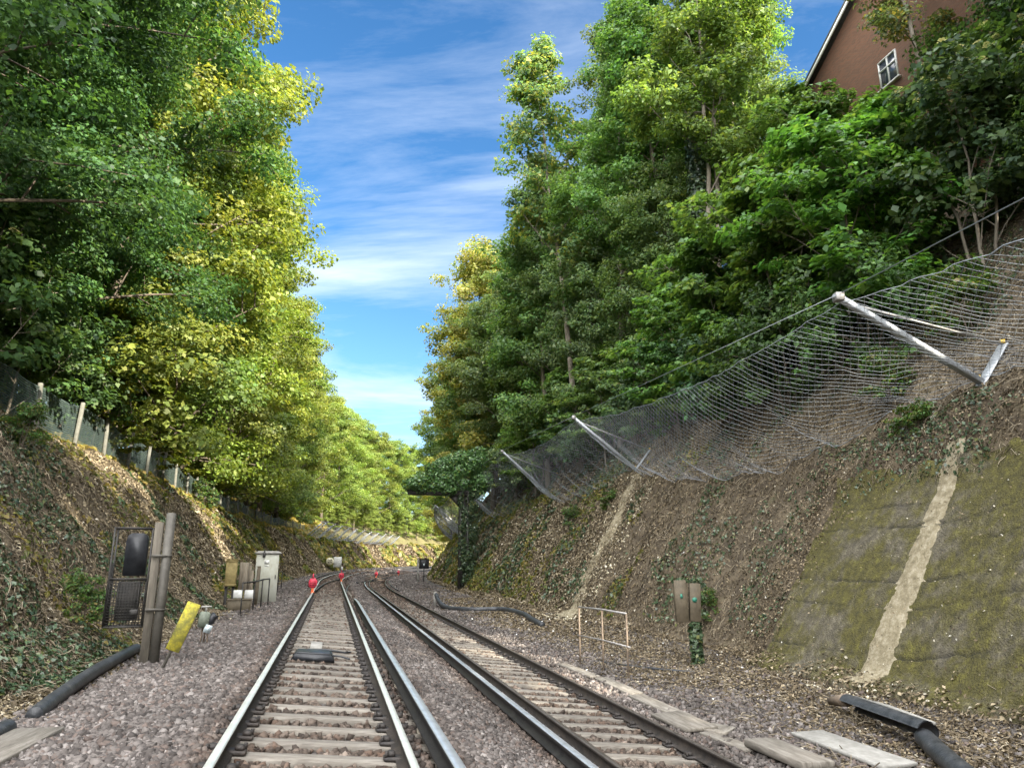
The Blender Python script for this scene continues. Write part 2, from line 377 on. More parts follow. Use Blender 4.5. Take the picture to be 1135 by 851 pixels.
twigs('dead_twigs', 24000, 10, 70, -8.3, -3.3, (.08, .36))
twigs('dead_twigs', 3500, 5, 45, 5.8, 9.5, (.1, .35))

def stones(name, n, s0, s1, t0, t1, sz, keep=None, cols=None):
    s, t = scatter_st(n, s0, s1, t0, t1, 1.9)
    if keep is not None: k = keep(s, t); s, t = s[k], t[k]
    n = len(s); p = W(s, t, gz(s, t))
    base = np.array([(-1,-1,-1),(1,-1,-1),(1,1,-1),(-1,1,-1),(-1,-1,1),(1,-1,1),(1,1,1),(-1,1,1)], float)*.5
    V = base[None]*rng.uniform(.55, 1.1, (n, 1, 3)) * (1+rng.uniform(-.35, .35, (n, 8, 3)))
    q = rng.normal(size=(n, 4)); q /= np.linalg.norm(q, axis=1, keepdims=True); w, x, y, z = q.T
    R = np.stack([1-2*(y*y+z*z), 2*(x*y-z*w), 2*(x*z+y*w), 2*(x*y+z*w), 1-2*(x*x+z*z), 2*(y*z-x*w), 2*(x*z-y*w), 2*(y*z+x*w), 1-2*(x*x+y*y)], 1).reshape(n, 3, 3)
    size = rng.uniform(*sz, n)*np.maximum(1, s/20)**.8
    V = np.einsum('nij,nkj->nki', R, V)*size[:, None, None] + p[:, None, :] + np.array((0, 0, 1))*(size*rng.uniform(-.05, .38, n))[:, None, None]
    F = np.array([(0,3,2,1),(4,5,6,7),(0,1,5,4),(1,2,6,5),(2,3,7,6),(3,0,4,7)])
    F = ((np.arange(n)*8)[:, None, None] + F[None]).reshape(-1, 4)
    rust = np.ones((n, 3))
    if cols is None:
        for tr in (-.79, .715, 2.98, 4.49, 1.03, 2.57): rust = np.minimum(rust, 1-np.array((.36, .46, .54))*np.exp(-((t-tr)/.26)**2)[:, None])
        inb = ((t > -.79) & (t < .72)) | ((t > 2.98) & (t < 4.5)); rust = np.where(inb[:, None], rust*np.array((.92, .82, .72)), rust)
        rust = rust*(1+.5*fbm(s*.8, t*.8, 71))[:, None]
    cols = cols or [(.092, .080, .073), (.128, .112, .103), (.056, .048, .044), (.185, .166, .154), (.104, .081, .070)]
    link(name, raw_mesh(name, V.reshape(-1, 3), F.astype(np.int32), M['stone'], col=np.repeat(pick(n, cols, [4, 3, 4, 1., 2], .22)*rust, 8, 0)), kind='stuff')
def off_sleeper(s, t):
    ph = np.abs(((s-5.0)/.575) % 1 - .5)*.575       # 0 at a sleeper middle
    on = (((t > -.80) & (t < .73)) | ((t > 2.97) & (t < 4.50))) & (ph < .135)
    rail = (np.abs(t+.79) < .08) | (np.abs(t-.715) < .08) | (np.abs(t-2.98) < .08) | (np.abs(t-4.49) < .08) | (np.abs(t-1.03) < .07) | (np.abs(t-2.57) < .07)
    return ~(on | rail)
stones('ballast_stones', 90000, 4.6, 60, -3.2, 9.0, (.035, .075), lambda s, t: off_sleeper(s, t) & (rng.uniform(size=len(s)) < 1-.93*sstep(5.6, 7.6, t + 1.6*fbm(s*.5, t*.5, 4))))
stones('ballast_stones', 22000, 45, 140, -3.2, 8.6, (.04, .08), off_sleeper)
stones('ballast_stones', 26000, 4.6, 22, -3.0, -.9, (.035, .07), off_sleeper)
stones('ballast_stones', 22000, 4.6, 26, 1.1, 2.55, (.035, .07), off_sleeper)

# ------------------------------------------------------------------ rails and sleepers
RL_T = dict(LL=-.79, LR=.715, RL=2.98, RR=4.49)
RZ = lambda t: (.23 - .0933*(t+.79)) if t < 1.2 else (-.39 - .0933*(t-2.98))     # top of the running rails: canted to the right
FOOT = [(-.07, 0), (.07, 0), (.07, .012), (.012, .03), (.010, .115), (.035, .13), (.036, .152), (.026, .16), (-.026, .16), (-.036, .152), (-.035, .13), (-.010, .115), (-.012, .03), (-.07, .012)]
COND = [(-.075, 0), (.075, 0), (.075, .014), (.022, .035), (.020, .10), (.047, .115), (.048, .150), (.038, .158), (-.038, .158), (-.048, .150), (-.047, .115), (-.020, .10), (-.022, .035), (-.075, .014)]
def rail_mesh(name, prof, sv, tf, zf, mats, heads):
    """prof swept along the alignment; tf, zf give centre t and base z at s"""
    n = len(prof); V = []; cant = math.atan(.0933); ca, sa = math.cos(cant), math.sin(cant)
    for s in sv:
        t0, z0 = tf(s), zf(s)
        for x, z in prof:
            V.append(W(s, t0 + x*ca + z*sa, z0 - x*sa + z*ca))
    F = []; mi = []
    for i in range(len(sv)-1):
        for j in range(n):
            F.append([i*n+j, i*n+(j+1) % n, (i+1)*n+(j+1) % n, (i+1)*n+j]); mi.append(1 if j in heads else 0)
    F += [list(range(n))[::-1], [(len(sv)-1)*n+j for j in range(n)]]; mi += [0, 0]
    return raw_mesh(name, np.array(V), F, mats, midx=mi)
SV = list(np.arange(2, 50, 3)) + list(np.arange(50, 240, 3))
HEADS = (6, 7, 8)
def running(label, t, head, smin=2, smax=240, tf=None, name='running_rail', prof=FOOT, mats=None, zoff=0):
    sv = [s for s in SV if smin <= s <= smax]
    tf = tf or (lambda s: t)
    me = rail_mesh(name, prof, sv, tf, lambda s: RZ(tf(s)) - .16 + zoff, mats or [M['rust'], M[head]], HEADS)
    return link(name, me, label=label, category='rail')
for key, lab, hd in (('LL', 'leftmost running rail, polished pale head, first one from the left bank', 'polish'),
                     ('LR', 'polished running rail of left track beside the near black conductor rail', 'polish'),
                     ('RL', 'dark running rail of right track directly behind the second conductor rail', 'dullhead'),
                     ('RR', 'rightmost dark dull running rail next to the grey planks', 'dullhead')):
    running(lab, RL_T[key], hd)
# crossover from the left track to the right one, far off where the line begins to curve
def xo(a):
    def f(s):
        k = float(sstep(0, 1, np.array((s-36)/(112-36)))); return a + 3.775*k
    return f
def xz(tf):
    def f(s):
        k = (tf(s)+.79)/5.3; return .23*(1-k) - .53*k - .16
    return f
for a, lab in ((-.70, 'left rail of the far crossover leading from left to right track'), (.80, 'right rail of the far crossover leading from left to right track')):
    tf = xo(a); sv = [s for s in np.arange(38, 113, 3)]
    zl = lambda s, tf=tf: np.interp(tf(s), [-.8, .72, 2.98, 4.5], [.23, .09, -.39, -.53]) - .158
    link('crossover_rail', rail_mesh('crossover_rail', FOOT, sv, tf, zl, [M['rust'], M['dullhead']], HEADS), label=lab, category='rail')
def conductor(label, t, s0, s1, ramp_end, head='condhead'):
    root = thing('conductor_rail', label, 'conductor rail', tuple(W(s0, t, RZ(t)-.1)))
    sv = [s for s in SV if s0 <= s <= s1]; sv = [s0] + [s for s in sv if s > s0+.5] + [s1]
    base = lambda s: RZ(t) - .088 - (.09*max(0, 1-(s1-s)/3.) if ramp_end else 0)
    me = rail_mesh('rail_bar', COND, sv, lambda s: t, base, [M['black_rail'], M[head]], HEADS)
    me.transform(Matrix.Translation(-Vector(root.location)))
    link('rail_bar', me, root)
    ins = None
    for k, s in enumerate(np.arange(max(s0, 5.3), min(s1, 34), 2.875)):
        p = Vector(W(s, t, RZ(t)-.16)) - Vector(root.location)
        if ins is None:
            b = MB(); b.tube([(0, 0, -.14), (0, 0, -.10), (0, 0, -.06), (0, 0, -.02), (0, 0, .065)], [.075, .075, .055, .065, .05], 10); b.box((0, 0, -.15), (.22, .16, .03))
            o = b.build('insulator', M['insul'], root, smooth=True); ins = o.data
        else: o = link('insulator', ins, root)
        o.location = p
conductor('conductor rail with shiny top and black side just right of the left track', 1.03, 2, 33.0, True)
conductor('long conductor rail with bright bluish top hugging the right track', 2.57, 2, 72, True)
conductor('far conductor rail outside the left rail on the distant curve', -1.22, 44, 170, False, 'dullhead')
conductor('short distant conductor rail outside the right track past the bend', 4.93, 56, 84, False, 'dullhead')

def sleeper_proto(name, label, group, c):
    root = thing(name, label, 'sleeper', group=group)
    b = MB(); b.box((0, 0, -.075), (2.55, .24, .15), bev=.012)
    b.build('beam', M['sleeper'], root)
    ch = MB(); ch.box((0, 0, .02), (.34, .15, .04), bev=.012); ch.box((-.11, 0, .055), (.08, .10, .05), bev=.015); ch.box((.11, 0, .055), (.08, .10, .05), bev=.015)
    ch.tube([(-.15, -.05, .03), (-.15, -.05, .085)], .018, 6); ch.tube([(.15, .05, .03), (.15, .05, .085)], .018, 6)
    for x in (-.7525, .7525):
        o = ch.build('rail_chair', M['rust'], root) if x < 0 else link('rail_chair', root.children[-1].data, root)
        o.location = (x, 0, .0)
    return root
def dup(root, deep=True):
    r = root.copy(); COL.objects.link(r)
    if deep:
        for ch in root.children:
            c = ch.copy(); COL.objects.link(c); c.parent = r
            for g in ch.children:
                d = g.copy(); COL.objects.link(d); d.parent = c
    return r
cant = math.atan(.0933)
for (tc, lab, grp) in ((-.0375, 'weathered grey sleeper under the polished rails of the left track', 'sleepers of the left track'),
                       (3.735, 'weathered grey sleeper under the dark rails of the right track', 'sleepers of the right track')):
    proto = sleeper_proto('sleeper', lab, grp, tc); beam = [c for c in proto.children if c.name.startswith('beam')][0]
    k = 0
    for s in 5.0 + .575/2 + .575*np.arange(-1, 118):
        if k == 0: o = proto
        elif s < 32: o = dup(proto)
        else:
            o = link('sleeper', beam.data, label=lab, category='sleeper', group=grp)
        o.location = tuple(W(s + random.uniform(-.02, .02), tc, RZ(tc) - .172 + random.uniform(-.012, .004)))
        o.rotation_euler = (0, cant, heading(s) + random.uniform(-.012, .012)); k += 1

# ------------------------------------------------------------------ trackside equipment
def at(s, t, dz=0): return tuple(W(s, t, float(gz(s, t)) + dz))
RY = lambda a: Matrix.Rotation(a, 3, 'Y')
RX = lambda a: Matrix.Rotation(a, 3, 'X')
RZm = lambda a: Matrix.Rotation(a, 3, 'Z')
def bars(b, segs, r=.02, n=6, m=0):
    for p, q in segs: b.tube([p, q], r, n, m)
    return b

# leaning lattice screen on a stout post
r = thing('screen_post', 'stout grey tube post and timber carrying a black mesh screen at foot of left bank', 'post', at(13.3, -2.82), heading(0)+.12)
b = MB(); b.tube([(.10, 0, -.3), (.12, 0, 2.42)], .076, 16); b.tube([(.12, 0, 2.40), (.12, 0, 2.43)], .067, 16); b.build('tube_post', M['steel'], r, smooth=False)
b = MB(); b.box((-.045, .02, 1.02), (.13, .11, 2.5), bev=.008); b.build('timber_upright', M['darkwood'], r)
for z in (.86, 1.72):
    b = MB(); b.tube([(.11 + .087*math.cos(a), .087*math.sin(a), z) for a in np.linspace(0, 6.283, 13)], .012, 6); b.box((.0, -.07, z), (.22, .02, .045)); b.build('clamp_band', M['steel'], r)
b = MB()
x0, x1, z0, z1 = -.70, -.13, .60, 2.17
bars(b, [((x0, 0, z0), (x0, 0, z1)), ((x1, 0, z0), (x1, 0, z1)), ((x0, 0, z0), (x1, 0, z0)), ((x0, 0, z1), (x1, 0, z1)), ((x0, 0, 1.35), (x1, 0, 1.35)),
         ((x0, .35, z0), (x0, .35, z1)), ((x0, 0, z1), (x0, .35, z1)), ((x0, 0, z0), (x0, .35, z0)), ((x1, 0, z1), (x1, .35, z1)), ((x0, .35, z1), (x1, .35, z1)), ((x0, .35, z0), (x1, .35, z0))], .016, 6)
b.build('cage_frame', M['darksteel'], r)
b = MB()
for k in range(13):
    x = x0 + (x1-x0)*(k+.5)/13; bars(b, [((x, .01, z0), (x, .01, 1.35))], .006, 4)
for k in range(17):
    z = z0 + (1.35-z0)*(k+.5)/17; bars(b, [((x0, .012, z), (x1, .012, z))], .006, 4)
for k in range(8):
    y = .35*(k+.5)/8; bars(b, [((x0, y, z0), (x0, y, 1.6))], .006, 4)
b.build('mesh_infill', M['darksteel'], r)
b = MB(); out = [(-.52, 1.40), (-.19, 1.40), (-.19, 1.98), (-.22, 2.06), (-.28, 2.09), (-.45, 2.09), (-.50, 2.05), (-.52, 1.97)]
b.prism(out, .05, .22); b.build('signal_backboard', M['black'], r)
b = MB(); b.box((-.40, .12, 1.0), (.34, .14, .62), bev=.02); b.box((-.28, .05, .82), (.12, .1, .1), bev=.01); b.build('lamp_unit', M['darksteel'], r)

r = thing('warning_sign', 'narrow mossy yellow board tilted to the right on a thin stake', 'sign', at(12.45, -2.42), heading(0))
R = RY(math.radians(20)); b = MB()
b.tube([R @ Vector((0, 0, -.25)), R @ Vector((0, 0, .98))], .022, 8); b.build('stake', M['steel'], r)
b = MB(); b.box(R @ Vector((.02, -.035, .68)), (.205, .02, .74), R, bev=.006); b.build('board', M['yellow'], r)

r = thing('dwarf_lamp', 'small grey green lamp box on spindly legs beside left track', 'lamp', at(15.9, -2.38), heading(0)+.2)
b = MB(); b.box((-.03, 0, .48), (.20, .22, .30), RY(.12), bev=.03); b.build('lamp_box', M['greenpaint'], r)
b = MB(); b.box((.11, .02, .48), (.12, .24, .20), RY(.25), bev=.03); b.tube([(.10, -.02, .58), (.19, -.08, .50)], .05, 10); b.build('lamp_hood', M['black'], r)
b = MB(); b.box((.05, -.10, .31), (.13, .02, .15), RY(.35)); b.build('pale_plate', M['paleblue'], r)
b = MB(); bars(b, [((-.04, 0, .34), (-.06, .04, -.1)), ((.05, 0, .32), (.08, -.02, -.1)), ((.02, .08, .34), (.0, .10, -.1))], .018, 6); b.build('leg_frame', M['rustpost'], r)
b = MB(); b.box((0, .1, .72), (.20, .05, .04), bev=.01); b.tube([(0, .1, .6), (0, .1, .72)], .02, 6); b.build('cap', M['concrete'], r)

def box_on_legs(name, label, cat, s, t, w, d, z0, z1, m, legm, legs, trim=True, rz=0.):
    r = thing(name, label, cat, at(s, t), heading(s)+rz)
    b = MB(); b.box((0, 0, (z0+z1)/2), (w, d, z1-z0), bev=.012); b.build('case', m, r)
    if trim:
        b = MB()
        for z in (z0+.05, z1-.05): b.box((0, -.008, z), (w+.025, d+.03, .05), bev=.006)
        b.box((0, -.01, z1+.012), (w+.05, d+.05, .02), bev=.006)
        b.build('trim', m, r)
    for x in legs:
        b = MB(); b.box((x, .03, z0/2-.1), (.09, .09, z0+.2), bev=.008); b.build('leg', legm, r)
    return r
box_on_legs('junction_box', 'mossy ochre box on dark legs below the left bank', 'box', 27.2, -3.38, .36, .30, .70, 1.60, M['ochre'], M['darksteel'], (-.13, .10))
box_on_legs('junction_box', 'tall grey wooden box right of the mossy ochre box', 'box', 27.7, -3.02, .30, .28, .62, 1.56, M['wood'], M['wood'], (-.1, .1), False)
for s, t, h, w, lab in ((27.9, -2.75, 1.30, .10, 'rough timber stake next to the tall grey wooden box'), (28.6, -2.62, 1.42, .13, 'brown timber stake just left of the pale cabinet'), (28.3, -2.9, 1.5, .16, 'weathered timber stake between ochre box and pale cabinet')):
    r = link('timber_stake', None) if False else None
    b = MB(); b.box((0, 0, h/2-.1), (w, w*.8, h+.2), RY(random.uniform(-.03, .03)), bev=.012); b.box((0, 0, h+.0), (w*1.2, w*.9, .03), bev=.006)
    o = b.build('timber_stake', M['wood'] if w != .13 else M['brownbox'], None, label=lab, category='stake'); o.location = at(s, t); o.rotation_euler = (0, 0, heading(s)+.1)
b = MB(); b.box((0, 0, .17), (.75, .5, .40), bev=.02); b.box((0, 0, .385), (.80, .55, .03), bev=.01)
o = b.build('wooden_crate', M['brownbox'], None, label='low brown wooden crate on the ballast under the ochre box', category='crate'); o.location = at(26.4, -2.95); o.rotation_euler = (0, 0, heading(0)+.1)
b = MB(); b.box((0, 0, .03), (.9, .14, .05), bev=.008)
o = b.build('plank', M['plank'], None, label='short pale plank on the ballast in front of the brown crate', category='plank'); o.location = at(24.2, -2.95, .02); o.rotation_euler = (0, 0, heading(0)+.1)

r = thing('location_cabinet', 'tall pale grey equipment cabinet with overhanging lid beside left track', 'cabinet', at(30.2, -2.45), heading(30)+.06)
b = MB(); b.box((0, 0, .92), (.84, .62, 1.90), bev=.015); b.build('body', M['cab'], r)
b = MB(); b.box((0, 0, 1.90), (.98, .74, .09), bev=.03); b.box((0, 0, 1.955), (.82, .58, .05), bev=.025); b.build('lid', M['concrete'], r)
b = MB(); b.box((0, -.316, .92), (.76, .014, 1.66), bev=.004); b.build('door', M['cab'], r); dr = r.children[-1]
b = MB(); b.box((-.02, -.327, 1.56), (.17, .008, .15)); b.box((-.02, -.327, 1.42), (.17, .008, .035)); b.build('label_plate', M['white'], dr)
b = MB(); b.box((.33, -.335, 1.0), (.03, .03, .16), bev=.006); b.build('handle', M['darksteel'], dr)
b = MB(); b.box((-.14, -.38, 1.83), (.10, .06, .20), bev=.02); b.tube([(-.14, -.37, 1.92), (-.14, -.2, 2.0)], .03, 8); b.build('bracket', M['darksteel'], r)

def railing(label, pts, h, mid, m, postm, rad=.022, group=None, midh=.5):
    """pts: (s,t) of the posts"""
    root = thing('handrail', label, 'handrail', at(*pts[0])); o0 = Vector(root.location)
    P = [Vector(at(*p)) - o0 for p in pts]
    zt = max(p.z for p in P) + h
    top = [Vector((p.x, p.y, p.z*.3+zt*.7 if False else p.z + h)) for p in P]
    for p, q in zip(P, top):
        b = MB(); b.tube([p - Vector((0, 0, .2)), q], rad, 8); b.build('upright', postm, root)
    b = MB(); b.tube(top, rad*1.05, 8); b.build('top_rail', m, root)
    if mid:
        d = (P[-1]-P[0]).normalized()*.12
        b = MB(); b.tube([P[0]-d + Vector((0, 0, h*midh))] + [p + Vector((0, 0, h*midh)) for p in P[1:-1]] + [P[-1]+d + Vector((0, 0, h*midh))], rad*.9, 8); b.build('middle_rail', m, root)
    return root
r = railing('black tubular handrail in front of the pale equipment cabinet', [(24.0, -2.62), (25.6, -2.42), (27.2, -2.32), (28.6, -2.2)], .95, False, M['darksteel'], M['darksteel'], .024)
for x in (-.12, .22):
    b = MB(); b.box((x, -.03, .62), (.26, .02, .24), bev=.006); b.build('white_plate', M['white'], r)
railing('distant dark handrail beyond the pale equipment cabinet', [(37.5, -2.75), (39.5, -2.75), (41.5, -2.75), (44.5, -2.75)], 1.0, True, M['darksteel'], M['darksteel'], .028)
r = box_on_legs('junction_box', 'small grey box on a post behind the distant handrail', 'box', 39, -3.3, .55, .4, 1.15, 1.5, M['concrete'], M['darksteel'], (0,), False)
railing('grey three post handrail at the foot of the right bank', [(16.75, 5.76), (15.5, 5.86), (14.26, 5.92)], 1.28, True, M['handrail'], M['rustpost'], .019)

r = thing('cable_box', 'pair of brown steel boxes on an ivy wrapped post at right bank foot', 'box', at(15.6, 8.05), heading(0)-.30)
zb = -float(gz(15.6, 8.05))
b = MB(); b.box((-.20, 0, .75+zb), (.28, .20, .92), RY(-.03), bev=.012); b.box((-.20, -.105, .75+zb), (.22, .012, .80), RY(-.03), bev=.004); b.build('tall_case', M['brownbox'], r)
b = MB(); b.box((.12, .02, .72+zb), (.25, .20, .84), RY(.04), bev=.012); b.build('short_case', M['ochre'] if False else M['brownbox'], r)
b = MB(); b.disc((.10, -.09, .78+zb), .055, .012); b.build('green_tag', M['gtag'], r)
b = MB(); b.box((-.2, -.118, .86+zb), (.05, .008, .10)); b.build('green_tag', M['gtag'], r)
b = MB(); b.box((.10, .06, .1), (.12, .10, 1.2), bev=.01); b.build('post', M['darksteel'], r)
def ivy_clump(name, parent, centres, n, size, spread, tint=(1, 1, 1)):
    c = np.array(centres, float); k = rng.integers(0, len(c), n)
    d = unit(rng.normal(size=(n, 3))); P = c[k, :3] + d*np.array(spread)*rng.uniform(.5, 1, (n, 1))**.5*(c[k, 3:4] if c.shape[1] > 3 else 1)
    nn = unit(d*.8 + rng.normal(size=(n, 3))*.45 + np.array((0, 0, .35)))
    v, f = leaves(P, nn, rng.uniform(size*.7, size*1.3, n), .85, .1)
    return link(name, raw_mesh(name, v, f, M['ivy'], col=np.repeat(pick(n, IVY, [3, 4, 3, 1])*np.array(tint), 4, 0)), parent)
ivy_clump('ivy', r, [(.10, .02, z) for z in np.linspace(.0, .85, 9)], 900, .085, (.15, .15, .10))
ivy_clump('ivy', r, [(x, .02, 1.2+zb) for x in (-.3, -.1, .1, .28)] + [(.3, .05, z+zb) for z in (.5, .8, 1.1)], 260, .07, (.10, .12, .06))

def plank(label, s0, s1, t0, t1, w, th=.05, dz=.02, roll=0., pitch=0., m='plank', name='plank', cat='plank'):
    dz -= .012; a = Vector(at(s0, t0, dz)); c = Vector(at(s1, t1, dz)); L = (c-a).length
    b = MB(); b.box((0, 0, th/2), (w, L, th), bev=.008)
    o = b.build(name, M[m], None, label=label, category=cat); d = c-a
    o.location = (a+c)/2; o.rotation_euler = (pitch + math.asin(d.z/L), roll, math.atan2(d.y, d.x)-math.pi/2)
    return o
plank('grey trough lid in the far end of the plank row by the right rail', 16.7, 14.7, 5.30, 5.38, .24)
plank('long grey plank second from the far end of the row by the right rail', 14.5, 12.7, 5.42, 5.42, .26, dz=.03, roll=.05)
plank('long pale plank leading to the broad crosswise slab by the right rail', 12.6, 10.7, 5.36, 5.34, .30, dz=.03)
plank('broad grey slab lying partly over the end of the long pale plank', 10.95, 9.85, 5.14, 5.16, .52, dz=.06, roll=.03)
plank('short grey slab lying flat between the plank row and right bank', 10.05, 9.75, 5.62, 5.28, .34, dz=.03, roll=-.05)
plank('narrow dark edged plank just before the thick tilted slab', 9.75, 8.75, 5.16, 5.26, .22, dz=.03)
plank('thick concrete slab with dark edge nearest the right rail in the foreground', 8.85, 7.72, 5.42, 5.46, .44, th=.09, dz=.08, roll=-.03)
plank('pale grey flat board lying by the end of the broken pipe', 9.22, 7.6, 6.38, 6.44, .50, th=.05, dz=.05, m='concrete', name='board', cat='board')
plank('small grey slab at the bottom edge right of the thick slab', 7.6, 6.9, 5.75, 5.95, .36, dz=.03)
plank('old timber plank on the ballast at bottom left corner', 8.25, 7.0, -2.62, -2.70, .44, th=.07, dz=.03)

def pipe(label, pts, r, name='drain_pipe', cat='pipe', m='pipe', half=None, rings=True, dz=0., n=14):
    P = [Vector(at(s, t, r + dz - .035 + (z if z else 0))) for s, t, z in pts]
    # smooth the run
    Q = []
    for i in range(len(P)-1):
        p0, p1, p2, p3 = P[max(i-1, 0)], P[i], P[i+1], P[min(i+2, len(P)-1)]
        k = max(4, int((p2-p1).length/.06)) if rings else 8
        for j in range(k):
            u = j/k; Q.append(.5*((2*p1) + (p2-p0)*u + (2*p0-5*p1+4*p2-p3)*u*u + (3*p1-p0-3*p2+p3)*u**3))
    Q.append(P[-1])
    rr = [r*(1+(.035 if (i % 2) else -.02)) if rings else r for i in range(len(Q))]
    b = MB(); b.tube(Q, rr, n)
    return b.build(name, M[m], None, smooth=True, label=label, category=cat)
pipe('long black drain pipe along foot of left bank up to the screen post', [(9.05, -2.95, .02), (9.9, -3.03, .04), (11.5, -3.15, .06), (13.0, -3.2, .06), (14.4, -3.25, .05)], .085)
pipe('short black pipe end at the left frame edge', [(6.4, -3.0, .02), (7.4, -2.97, .03), (8.4, -2.95, .02)], .085)
pipe('black hose snaking along the ballast below the pale chalk run', [(38.2, 5.35, .55), (37.2, 5.40, .22), (35.6, 5.55, .06), (34.2, 6.3, .04), (33.8, 7.2, .04), (33.2, 7.8, .04), (30.5, 7.95, .04), (27.6, 7.6, .02), (25.6, 7.4, .0)], .11)
b = MB(); b.tube([(0, 0, -.2), (0, 0, .75)], .08, 12); o = b.build('marker_post', M['concrete'], None, label='short pale post at the end of the black hose', category='post'); o.location = at(38.6, 5.35)
# broken pipe on the right: a whole length and a split, opened length
pipe('thick black pipe in the bottom right corner, whole length below the split one', [(8.15, 7.30, .10), (7.6, 7.0, .09), (7.0, 6.70, .05), (6.3, 6.35, .03), (5.4, 5.9, .02)], .115)
r = thing('split_pipe', 'split black half pipe with dusty grey rim under the sandy streak', 'pipe', at(9.3, 7.55))
o0 = Vector(r.location); A = Vector(at(10.1, 7.75, .20))-o0; B = Vector(at(8.05, 7.28, .26))-o0; d = (B-A).normalized(); sd = d.cross(Vector((0, 0, 1))).normalized(); up = sd.cross(d)
V = []; F = []; nseg = 16; R_ = .135
for i in range(25):
    c = A.lerp(B, i/24); wob = .015*math.sin(i*1.3)
    for rr in (R_, R_-.014):
        for j in range(nseg+1):
            an = math.radians(-55 + 215*j/nseg); V.append(c + (sd*-math.cos(an) + up*math.sin(an))*(rr+wob*(j == 0)))
st_ = 2*(nseg+1)
for i in range(24):
    for j in range(nseg):
        F.append([i*st_+j, i*st_+j+1, (i+1)*st_+j+1, (i+1)*st_+j]); a = i*st_+nseg+1+j; F.append([a, a+st_, a+st_+1, a+1])
    for j in (0, nseg): F.append([i*st_+j, (i+1)*st_+j, (i+1)*st_+j+nseg+1, i*st_+j+nseg+1])
MB().add(V, F).build('half_shell', M['pipe'], r)
b = MB(); b.tube([A + sd*-.11 + up*.09, A.lerp(B, .5) + sd*-.10 + up*.115, B + sd*-.1+up*.10], [.02, .03, .022], 6); b.build('dusty_rim', M['concrete'], r)
b = MB(); b.tube([A + up*.05 - d*.0, A - d*.25 + up*.0, A - d*.6 - up*.06], [.10, .085, .06], 8); b.build('collar', M['rustpost'], r)
pipe('thin grey stick curving below the split pipe', [(9.7, 7.3, .02), (9.1, 7.0, .03), (8.6, 6.9, .02), (8.3, 7.05, .03)], .012, 'stick', 'stick', 'handrail', rings=False)
pipe('thin black cable crossing the left ballast to the left rail', [(19.0, -3.5, .0), (18.1, -3.2, .0), (17.4, -2.3, .0), (17.1, -1.4, .0), (17.0, -1.0, -.02)], .022, 'cable', 'cable', 'black', rings=False)
pipe('tangled black cable beside the end of the near conductor rail', [(38, 1.1, .02), (35.2, 1.5, .03), (33.5, 1.25, .03), (31, 1.65, .03), (28, 1.30, .03), (24.5, 1.55, .02), (22.0, 1.35, .02), (19.5, 1.55, .0), (18.3, 1.36, -.02)], .03, 'cable', 'cable', 'black', rings=False)
pipe('second loop of black cable near the end of the near conductor rail', [(36, 1.25, .02), (33.6, 1.85, .03), (32.0, 1.60, .03), (30.2, 2.0, .03), (29.0, 1.55, .03)], .03, 'cable', 'cable', 'black', rings=False)
pipe('dark cable at right bank foot behind the handrail', [(17.2, 6.2, .0), (16.0, 6.6, .02), (15.2, 7.0, .02), (14.6, 7.6, .0)], .035, 'cable', 'cable', 'black', rings=False)

# magnet ramp between the left rails
r = thing('track_magnet', 'black ramp shaped track magnet lying between the left rails', 'magnet', tuple(W(13.5, -.22, RZ(-.22)-.17)), heading(0)); r.rotation_euler = (0, cant, heading(0))
b = MB(); b.prism([(-.36, 0), (.36, 0), (.30, .10), (-.30, .10)], -.32, .34); b.box((0, .0, .11), (.56, .5, .03), bev=.008); b.build('ramp', M['black'], r)
b = MB(); b.box((.02, 1.5, .05), (.22, 1.0, .06), bev=.01); b.build('connector_box', M['concrete'], r)
b = MB(); b.tube([(.3, .2, .05), (.48, .3, .03), (.62, .1, .02)], .018, 6); b.tube([(-.3, .9, .03), (.2, 1.0, .05), (.55, .9, .03), (.66, 1.1, .02)], .018, 6); b.build('lead_cable', M['black'], r)

def marker(label, s, t, k=1.):
    zr = RZ(t)
    r = thing('marker_board', label, 'marker board', tuple(W(s, t, zr)), heading(s)+.05, 'red marker boards clipped to the rails')
    a = .185*k
    out = [(a*x, .40 + a*z*1.15) for x, z in ((-.55, -1), (.55, -1), (1, -.5), (1, .5), (.6, 1), (-.6, 1), (-1, .5), (-1, -.5))]
    b = MB(); b.prism(out, -.02, .02); b.build('board', M['red'], r); bd = r.children[-1]
    b = MB()
    for z in (.33, .40, .47): b.box((0, -.024, z), (.27*k, .006, .028))
    b.build('dark_lettering', M['darkred'], bd)
    b = MB(); b.tube([(0, 0, .63), (0, 0, .84)], [.05, .015], 8); b.build('spike', M['red'], r)
    b = MB(); b.box((0, .01, .08), (.11, .05, .22), bev=.01); b.box((0, 0, .0), (.16, .10, .05), bev=.01); b.build('rail_clip', M['orange'], r)
    return r
marker('nearest red marker board, on the leftmost rail', 35.0, -.79)
r = marker('red marker board with white lamp above it, on the right rail of left track', 58.0, .715)
b = MB(); b.tube([(0, .02, .82), (0, .02, .90), (0, .02, 1.02), (0, .02, 1.08)], [.06, .11, .10, .03], 10); b.build('white_lamp', M['white'], r)
marker('small red marker board on left rail of the right track past the bend', 92.0, 2.98)
marker('farthest and smallest red marker board, on the rightmost rail', 112.0, 4.49)

